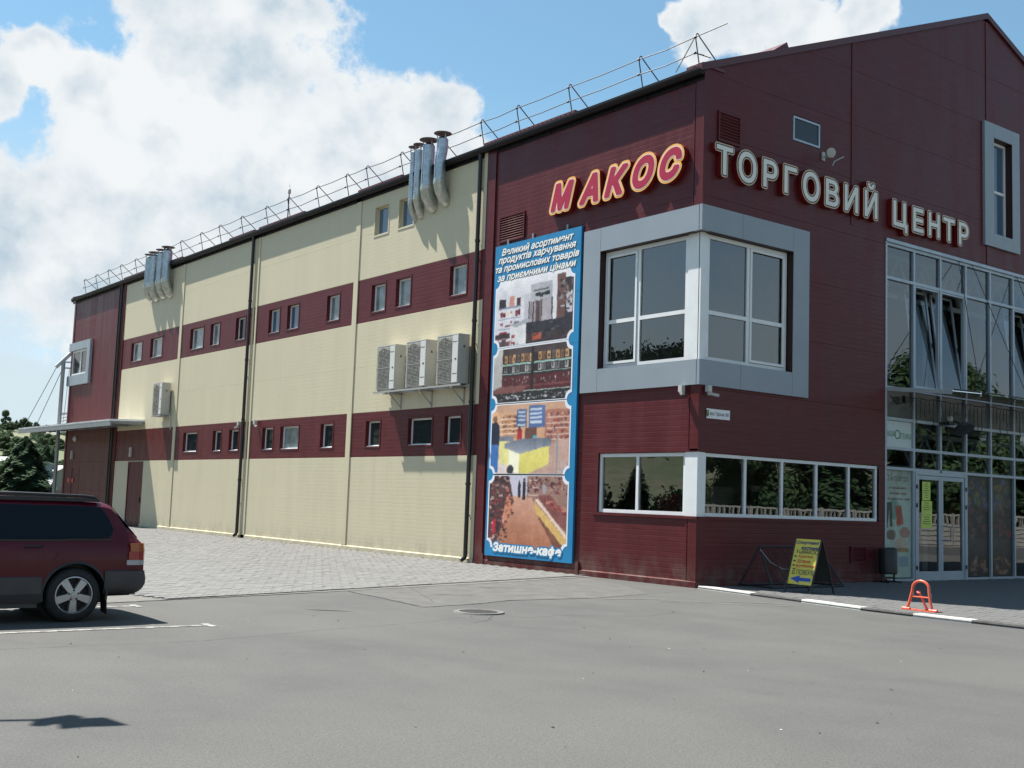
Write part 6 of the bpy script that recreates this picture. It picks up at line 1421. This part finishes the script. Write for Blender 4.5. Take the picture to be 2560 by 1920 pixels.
def tree(kd, x, y, h, wd, lb, grp, z=None, idx=0):
    nm = 'spruce_tree' if kd in ('spruce', 'hero') else 'broadleaf_tree'; z = hillh(x, y)-.2 if z is None else z
    t = bpy.data.objects.new(nm, None); COL.objects.link(t); t.location = (x, y, z); t.scale = (h*wd, h*wd, h); t.rotation_euler = (0, 0, (x*7+y*3) % 6.28)
    t['label'] = lb; t['category'] = 'tree'
    if grp: t['group'] = grp
    a, b_ = PROTO[kd][idx % len(PROTO[kd])]
    for n_, me in (('crown', a), ('trunk', b_)): o = bpy.data.objects.new(n_, me); COL.objects.link(o); o.parent = t
    return t
def at(px, dist):
    d = pixdir(px, 1216); d = Vector((d.x, d.y, 0)).normalized(); return CAMP.x+d.x*dist, CAMP.y+d.y*dist
def top_h(px, py, dist, zbase):
    d = pixdir(px, py); return CAMP.z+dist*d.z/math.hypot(d.x, d.y)-zbase
def tree_px(kd, px, ytop, dist, wd, lb, grp='trees on the hillside', idx=0):
    x, y = at(px, dist); z = hillh(x, y)-.3; tree(kd, x, y, max(2.5, top_h(px, ytop, dist, z)), wd, lb, grp, z, idx)
tree_px('hero', 56, 1091, 78, 1.45, 'large bushy spruce rising behind the red car', None)
tree_px('broad', 14, 1150, 92, 1.3, 'low bushy tree left of the large spruce', 'trees on the hillside', 1)
def tree_h(kd, px, ytop, h, wd, lb, idx=0):
    best = None
    for k in range(60):
        dist = 235+k*3.4; x, y = at(px, dist); e = abs(top_h(px, ytop, dist, hillh(x, y)-.3)-h)
        if best is None or e < best[0]-1e-6: best = (e, dist, x, y)
    _, dist, x, y = best; tree(kd, x, y, min(h*1.5, max(h*.6, top_h(px, ytop, dist, hillh(x, y)-.3))), wd, lb, 'trees on the hillside', None, idx)
for i, (kd, px, yt, h, wd, lb) in enumerate([
    ('broad', 1, 1024, 6.0, .8, 'tall dark tree on the skyline at the left picture edge'), ('broad', 46, 1043, 4.4, 1.2, 'big rounded tree on the skyline above the canopy tip'), ('spruce', 29, 1049, 3.2, .9, 'small pointed tree on the skyline left of the big rounded one'),
    ('broad', 60, 1053, 3.2, 1.3, 'wide tree touching the big rounded skyline tree on its right'), ('broad', 79, 1054, 3.4, 1.0, 'single round skyline tree right of the wide group'), ('broad', 104, 1062, 2.6, 1.3, 'low skyline tree just left of the mast'), ('broad', 116, 1066, 2.2, 1.2, 'lowest skyline tree beside the mast'),
    ('broad', 16, 1054, 3.0, 1.7, 'low skyline thicket near the left picture edge'),
    ('spruce', 110, 1110, 6.0, 1.25, 'dark blue green spruce in the middle of the meadow slope'), ('spruce', 126, 1124, 4.2, 1.2, 'smaller dark spruce at the right foot of the dark blue one'), ('broad', 98, 1092, 3.0, 1.5, 'round bush under the canopy edge'), ('broad', 112, 1084, 2.6, 1.6, 'dark bush right behind the mast under the canopy'),
    ('broad', 34, 1090, 4.6, 1.2, 'dark bush in the meadow under the canopy tip'), ('broad', 2, 1088, 4.2, 1.3, 'dark bush at the left edge of the meadow'), ('broad', 128, 1088, 3.4, 1.5, 'leafy tree between mast and red wall'), ('broad', 142, 1096, 3.4, 1.5, 'leafy tree right of the mast near the wall'), ('broad', 18, 1122, 3.0, 1.5, 'slope tree above the grey gabled house'),
    ('broad', 76, 1108, 2.6, 1.6, 'pale bush right above the large spruce'), ('broad', 90, 1120, 3.2, 1.6, 'light green tree right behind the large spruce'), ('broad', 62, 1102, 2.6, 1.5, 'slope bush over the spruce top'), ('broad', 152, 1150, 3.4, 1.4, 'low tree seen between mast and wall'), ('broad', 130, 1166, 2.4, 1.3, 'hedge tree beside the blue grey house'), ('broad', 46, 1108, 2.6, 1.6, 'meadow bush left of the spruce top')]):
    tree_h(kd, px, yt, h, wd, lb, i)
# houses at the foot of the hill
def house(x, y, w, d, hw, hr, rot, wall, roofm, lb, z=None, nwin=2, name='house'):
    z = hillh(x, y)-.2 if z is None else z; t = thing(name, (x, y, z), lb, 'house', 'houses at the foot of the hill'); c, s = math.cos(rot), math.sin(rot); q = lambda a, b, h: (x+a*c-b*s, y+a*s+b*c, z+h)
    m1 = MB(); m1.add([q(-w/2, -d/2, 0), q(w/2, -d/2, 0), q(w/2, d/2, 0), q(-w/2, d/2, 0), q(-w/2, -d/2, hw), q(w/2, -d/2, hw), q(w/2, d/2, hw), q(-w/2, d/2, hw), q(0, -d/2, hw+hr), q(0, d/2, hw+hr)], [(0, 1, 5, 8, 4), (2, 3, 7, 9, 6), (1, 2, 6, 5), (3, 0, 4, 7)]); part('wall', m1, wall, t)
    m1 = MB(); o = .35; k = hr/(w/2)
    for sg in (-1, 1): m1.add([q(sg*(w/2+o), -d/2-o, hw-k*o), q(sg*(w/2+o), d/2+o, hw-k*o), q(0, d/2+o, hw+hr), q(0, -d/2-o, hw+hr), q(sg*(w/2+o), -d/2-o, hw-k*o+.12), q(sg*(w/2+o), d/2+o, hw-k*o+.12), q(0, d/2+o, hw+hr+.12), q(0, -d/2-o, hw+hr+.12)], [(0, 1, 2, 3), (7, 6, 5, 4), (0, 4, 5, 1), (0, 3, 7, 4), (1, 5, 6, 2)])
    part('roof', m1, roofm, t)
    for fl in range(max(1, int(hw/2.8))):
        for i in range(nwin):
            a = -w/2+w*(i+.5)/nwin; zz = .9+fl*2.8; m1 = MB(); m1.add([q(a-.45, -d/2-.03, zz), q(a+.45, -d/2-.03, zz), q(a+.45, -d/2-.03, zz+1.2), q(a-.45, -d/2-.03, zz+1.2)], [(0, 1, 2, 3)]); part('window', m1, PANE, t)
            m1 = MB(); b_ = -d/2+d*(i+.5)/nwin
            for sg in (-1,): m1.add([q(sg*(w/2+.03), b_-.45, zz), q(sg*(w/2+.03), b_+.45, zz), q(sg*(w/2+.03), b_+.45, zz+1.2), q(sg*(w/2+.03), b_-.45, zz+1.2)], [(0, 1, 2, 3)])
            part('window', m1, PANE, t)
    if nwin == 1: return t
    m1 = MB(); m1.box((x-.25, y-.25, z+hw), (x+.25, y+.25, z+hw+hr+.7)); part('chimney', m1, mat('chimney_brick', (.2, .1, .07), .8), t); return t
WG = mat('house_render_grey', (.28, .28, .25), .8, var=.1); WB2 = mat('house_render_blue', (.20, .25, .30), .8, var=.08); RG = mat('pale_sheet_roof', (.42, .42, .43), .5, var=.08); RW = mat('whitish_roof', (.60, .60, .60), .5); RD = mat('grey_slate_roof', (.20, .19, .19), .6)
x, y = at(-42, 120); hz = hillh(x, y); house(x, y, 6.0, 9, top_h(2, 1182, 120, hz), top_h(2, 1146, 120, hz)-top_h(2, 1182, 120, hz), .25, WG, RG, 'grey gabled house with pale sheet roof left of the large spruce', hz)
x, y = at(108, 225); hz = hillh(x, y); house(x, y, 2.3, 4, top_h(116, 1160, 225, hz), .3, -.2, WB2, RW, 'narrow blue grey house with flat whitish roof right of the spruce', hz, 1)
x, y = at(127, 232); hz = hillh(x, y); house(x, y, 2.0, 4, top_h(131, 1172, 232, hz), .4, -.2, mat('house_render_slate', (.13, .16, .19), .8), RD, 'darker blue house joined beside the narrow blue grey one', hz, 1)
x, y = at(119, 205); hz = hillh(x, y); house(x, y, 1.5, 1.5, top_h(119, 1217, 205, hz), top_h(119, 1200, 205, hz)-top_h(119, 1217, 205, hz), .6, mat('wood_wall', (.12, .08, .06), .8), RW, 'tiny garden house with a steep whitish roof left of the mast', hz, 1, 'garden_house')
x, y = at(154, 230); hz = hillh(x, y); house(x, y, 4, 4, top_h(154, 1178, 230, hz), 1.0, .2, WG, RD, 'grey house glimpsed between mast and red wall', hz, 1)
# picket fence before the garden house
x0, y0 = at(100, 176); x1, y1 = at(150, 170); t = thing('garden_fence', (x0, y0, hillh(x0, y0)), 'low brown picket fence in front of the tiny garden house', 'fence')
zf = hillh(x0, y0)+.2
for i in range(34):
    u = i/33; xx, yy = x0+(x1-x0)*u, y0+(y1-y0)*u; m1 = MB(); m1.box((xx-.05, yy-.02, zf-.8), (xx+.03, yy+.02, zf+1.9)); part('picket', m1, mat('fence_brown', (.12, .075, .06), .8), t)
m1 = MB(); m1.bar((x0, y0, zf+1.6), (x1, y1, zf+1.6), .08); m1.bar((x0, y0, zf+.3), (x1, y1, zf+.3), .06); part('fence_rail', m1, MATS['fence_brown'], t)
# wooded ridge to the north-west (mirrored in the side windows): one mass
def leaf_mass(name, spots, n_each, seed, mats_, lab=None, lf=.20):
    """many leafy clumps as one mass: spots = (x, y, z, radius, height)"""
    r_ = np.random.RandomState(seed); C_ = []; Q = []
    for x, y, z, r, h in spots:
        d = r_.randn(n_each, 3); d /= np.linalg.norm(d, axis=1)[:, None]; d[:, 2] = np.abs(d[:, 2])*.9; q = r_.uniform(.55, 1.08, (n_each, 1)); bump_ = 1+.22*np.sin(d[:, :1]*5+x)*np.cos(d[:, 1:2]*6+y)
        C_.append(np.stack([x+d[:, 0]*q[:, 0]*r*bump_[:, 0], y+d[:, 1]*q[:, 0]*r*bump_[:, 0], z+d[:, 2]*q[:, 0]*h*bump_[:, 0]], 1)); Q.append(np.full(n_each, r*lf))
    C_ = np.concatenate(C_); Q = np.concatenate(Q)[:, None]; a = r_.randn(len(C_), 3); a /= np.linalg.norm(a, axis=1)[:, None]; b = np.cross(a, r_.randn(len(C_), 3)); b /= np.linalg.norm(b, axis=1)[:, None]
    V = np.stack([C_-a*Q, C_-b*Q*.8, C_+a*Q, C_+b*Q*.8], 1).reshape(-1, 3); n = len(C_)
    me = bpy.data.meshes.new(name); me.vertices.add(n*4); me.vertices.foreach_set('co', V.ravel()); me.loops.add(n*4); me.loops.foreach_set('vertex_index', np.arange(n*4)); me.polygons.add(n); me.polygons.foreach_set('loop_start', np.arange(n)*4); me.update(); me.validate()
    me.materials.append(mats_); o = bpy.data.objects.new(name, me); COL.objects.link(o); o['kind'] = 'stuff'
    if lab: o['label'] = lab
    return o
rr = random.Random(31); sp = []
for i in range(900):
    az = R(rr.uniform(-105, -1)); r = rr.uniform(300, 470); x, y = CAMP.x+r*math.sin(az), CAMP.y+r*math.cos(az); h = rr.uniform(9, 15); sp.append((x, y, hillh(x, y)-1, h*rr.uniform(.55, .9), h))
leaf_mass('far_woodland', sp, 300, 5, leaf_mat('woodland_leaves', (.020, .036, .022), (.036, .058, .032)), 'dark wooded ridge beyond the lot, mirrored in the side windows', .085)
sp = []
for i in range(230):
    px = rr.uniform(-40, 210); dist = 245+180*rr.random()**.9; x, y = at(px, dist); h = rr.uniform(.7, 2.0)
    if math.sin(px*.07+dist*.03) > -.1 and dist < 410: continue
    sp.append((x, y, hillh(x, y)-.3, h*rr.uniform(.8, 1.5), h))
for i in range(24):
    px = rr.uniform(60, 200); dist = rr.uniform(190, 240); x, y = at(px, dist); sp.append((x, y, hillh(x, y)-.3, rr.uniform(.8, 1.5), rr.uniform(.8, 1.9)))
leaf_mass('hillside_bushes', sp, 330, 8, leaf_mat('bush_leaves', (.050, .085, .048), (.085, .125, .065)), 'bushes and scrub covering the meadow hillside', .12)
# garden belt to the west, outside the picture, mirrored in the side windows
for i in range(14):
    x = -78+i*4.6+rr.uniform(-1, 1); y = 30+i*3.9+rr.uniform(-3, 3)
    tree('fine' if i % 3 else 'spruce', x, y, rr.uniform(4.2, 5.4), 1.15, ('rounded' if i % 3 else 'pointed')+' dark tree of the garden belt west of the parking lot', ('rounded' if i % 3 else 'pointed')+' trees west of the lot', -.3, i)
sp = [(-90+i*1.7, 22+i*1.45+rr.uniform(-1, 1), -.4, rr.uniform(1.6, 2.4), rr.uniform(2.6, 3.8)) for i in range(46)]
leaf_mass('hedge', sp, 1500, 12, MATS['woodland_leaves'], 'dense dark hedge along the west side of the lot', .08)

# opposite the shop front: concrete fence, house and trees
t = thing('concrete_fence', (30, -24, 0), 'precast concrete fence with small balusters facing the shop front', 'fence')
CON = mat('precast_concrete', (.38, .36, .33), .85, var=.12, vscale=4)
fa, fb = Vector((14, -27, 0)), Vector((62, -12, 0)); nf = 24; dv = (fb-fa)/nf
for i in range(nf):
    a = fa+dv*i; b_ = fa+dv*(i+1); m1 = MB(); m1.bar(a+Vector((0, 0, .6)), b_+Vector((0, 0, .6)), .06, 1.2)
    for k in range(8): p = a.lerp(b_, (k+.5)/8); m1.bar(p+Vector((0, 0, 1.2)), p+Vector((0, 0, 1.65)), .09)
    m1.bar(a+Vector((0, 0, 1.7)), b_+Vector((0, 0, 1.7)), .1, .1)
    for k in range(5): m1.bar(a+Vector((0, .04, .12+.24*k)), b_+Vector((0, .04, .12+.24*k)), .03, .04)
    part('fence_section', m1, CON, t); m1 = MB(); m1.bar(a, a+Vector((0, 0, 1.8)), .14); part('post', m1, CON, t)
house(24, -34, 11, 8, 3.2, 2.6, -1.15, mat('house_render_cream', (.5, .47, .38), .8), mat('white_gable_roof', (.6, .58, .55), .5), 'cream house behind the concrete fence opposite the shop front', 0, 3)
rr = random.Random(77)
for i in range(20):
    x = 26+i*3.9+rr.uniform(-1, 1); y = -54+i*1.3+rr.uniform(-6, 6); kd = 'hero' if i % 4 == 1 else 'fine'
    tree(kd, x, y, rr.uniform(7, 12)+(3.5 if i > 6 else 0), 1.0, '%s tree beyond the concrete fence opposite the entrance' % ('spruce' if kd == 'hero' else 'leafy'), '%s trees opposite the shop front' % ('spruce' if kd == 'hero' else 'leafy'), 0, i)
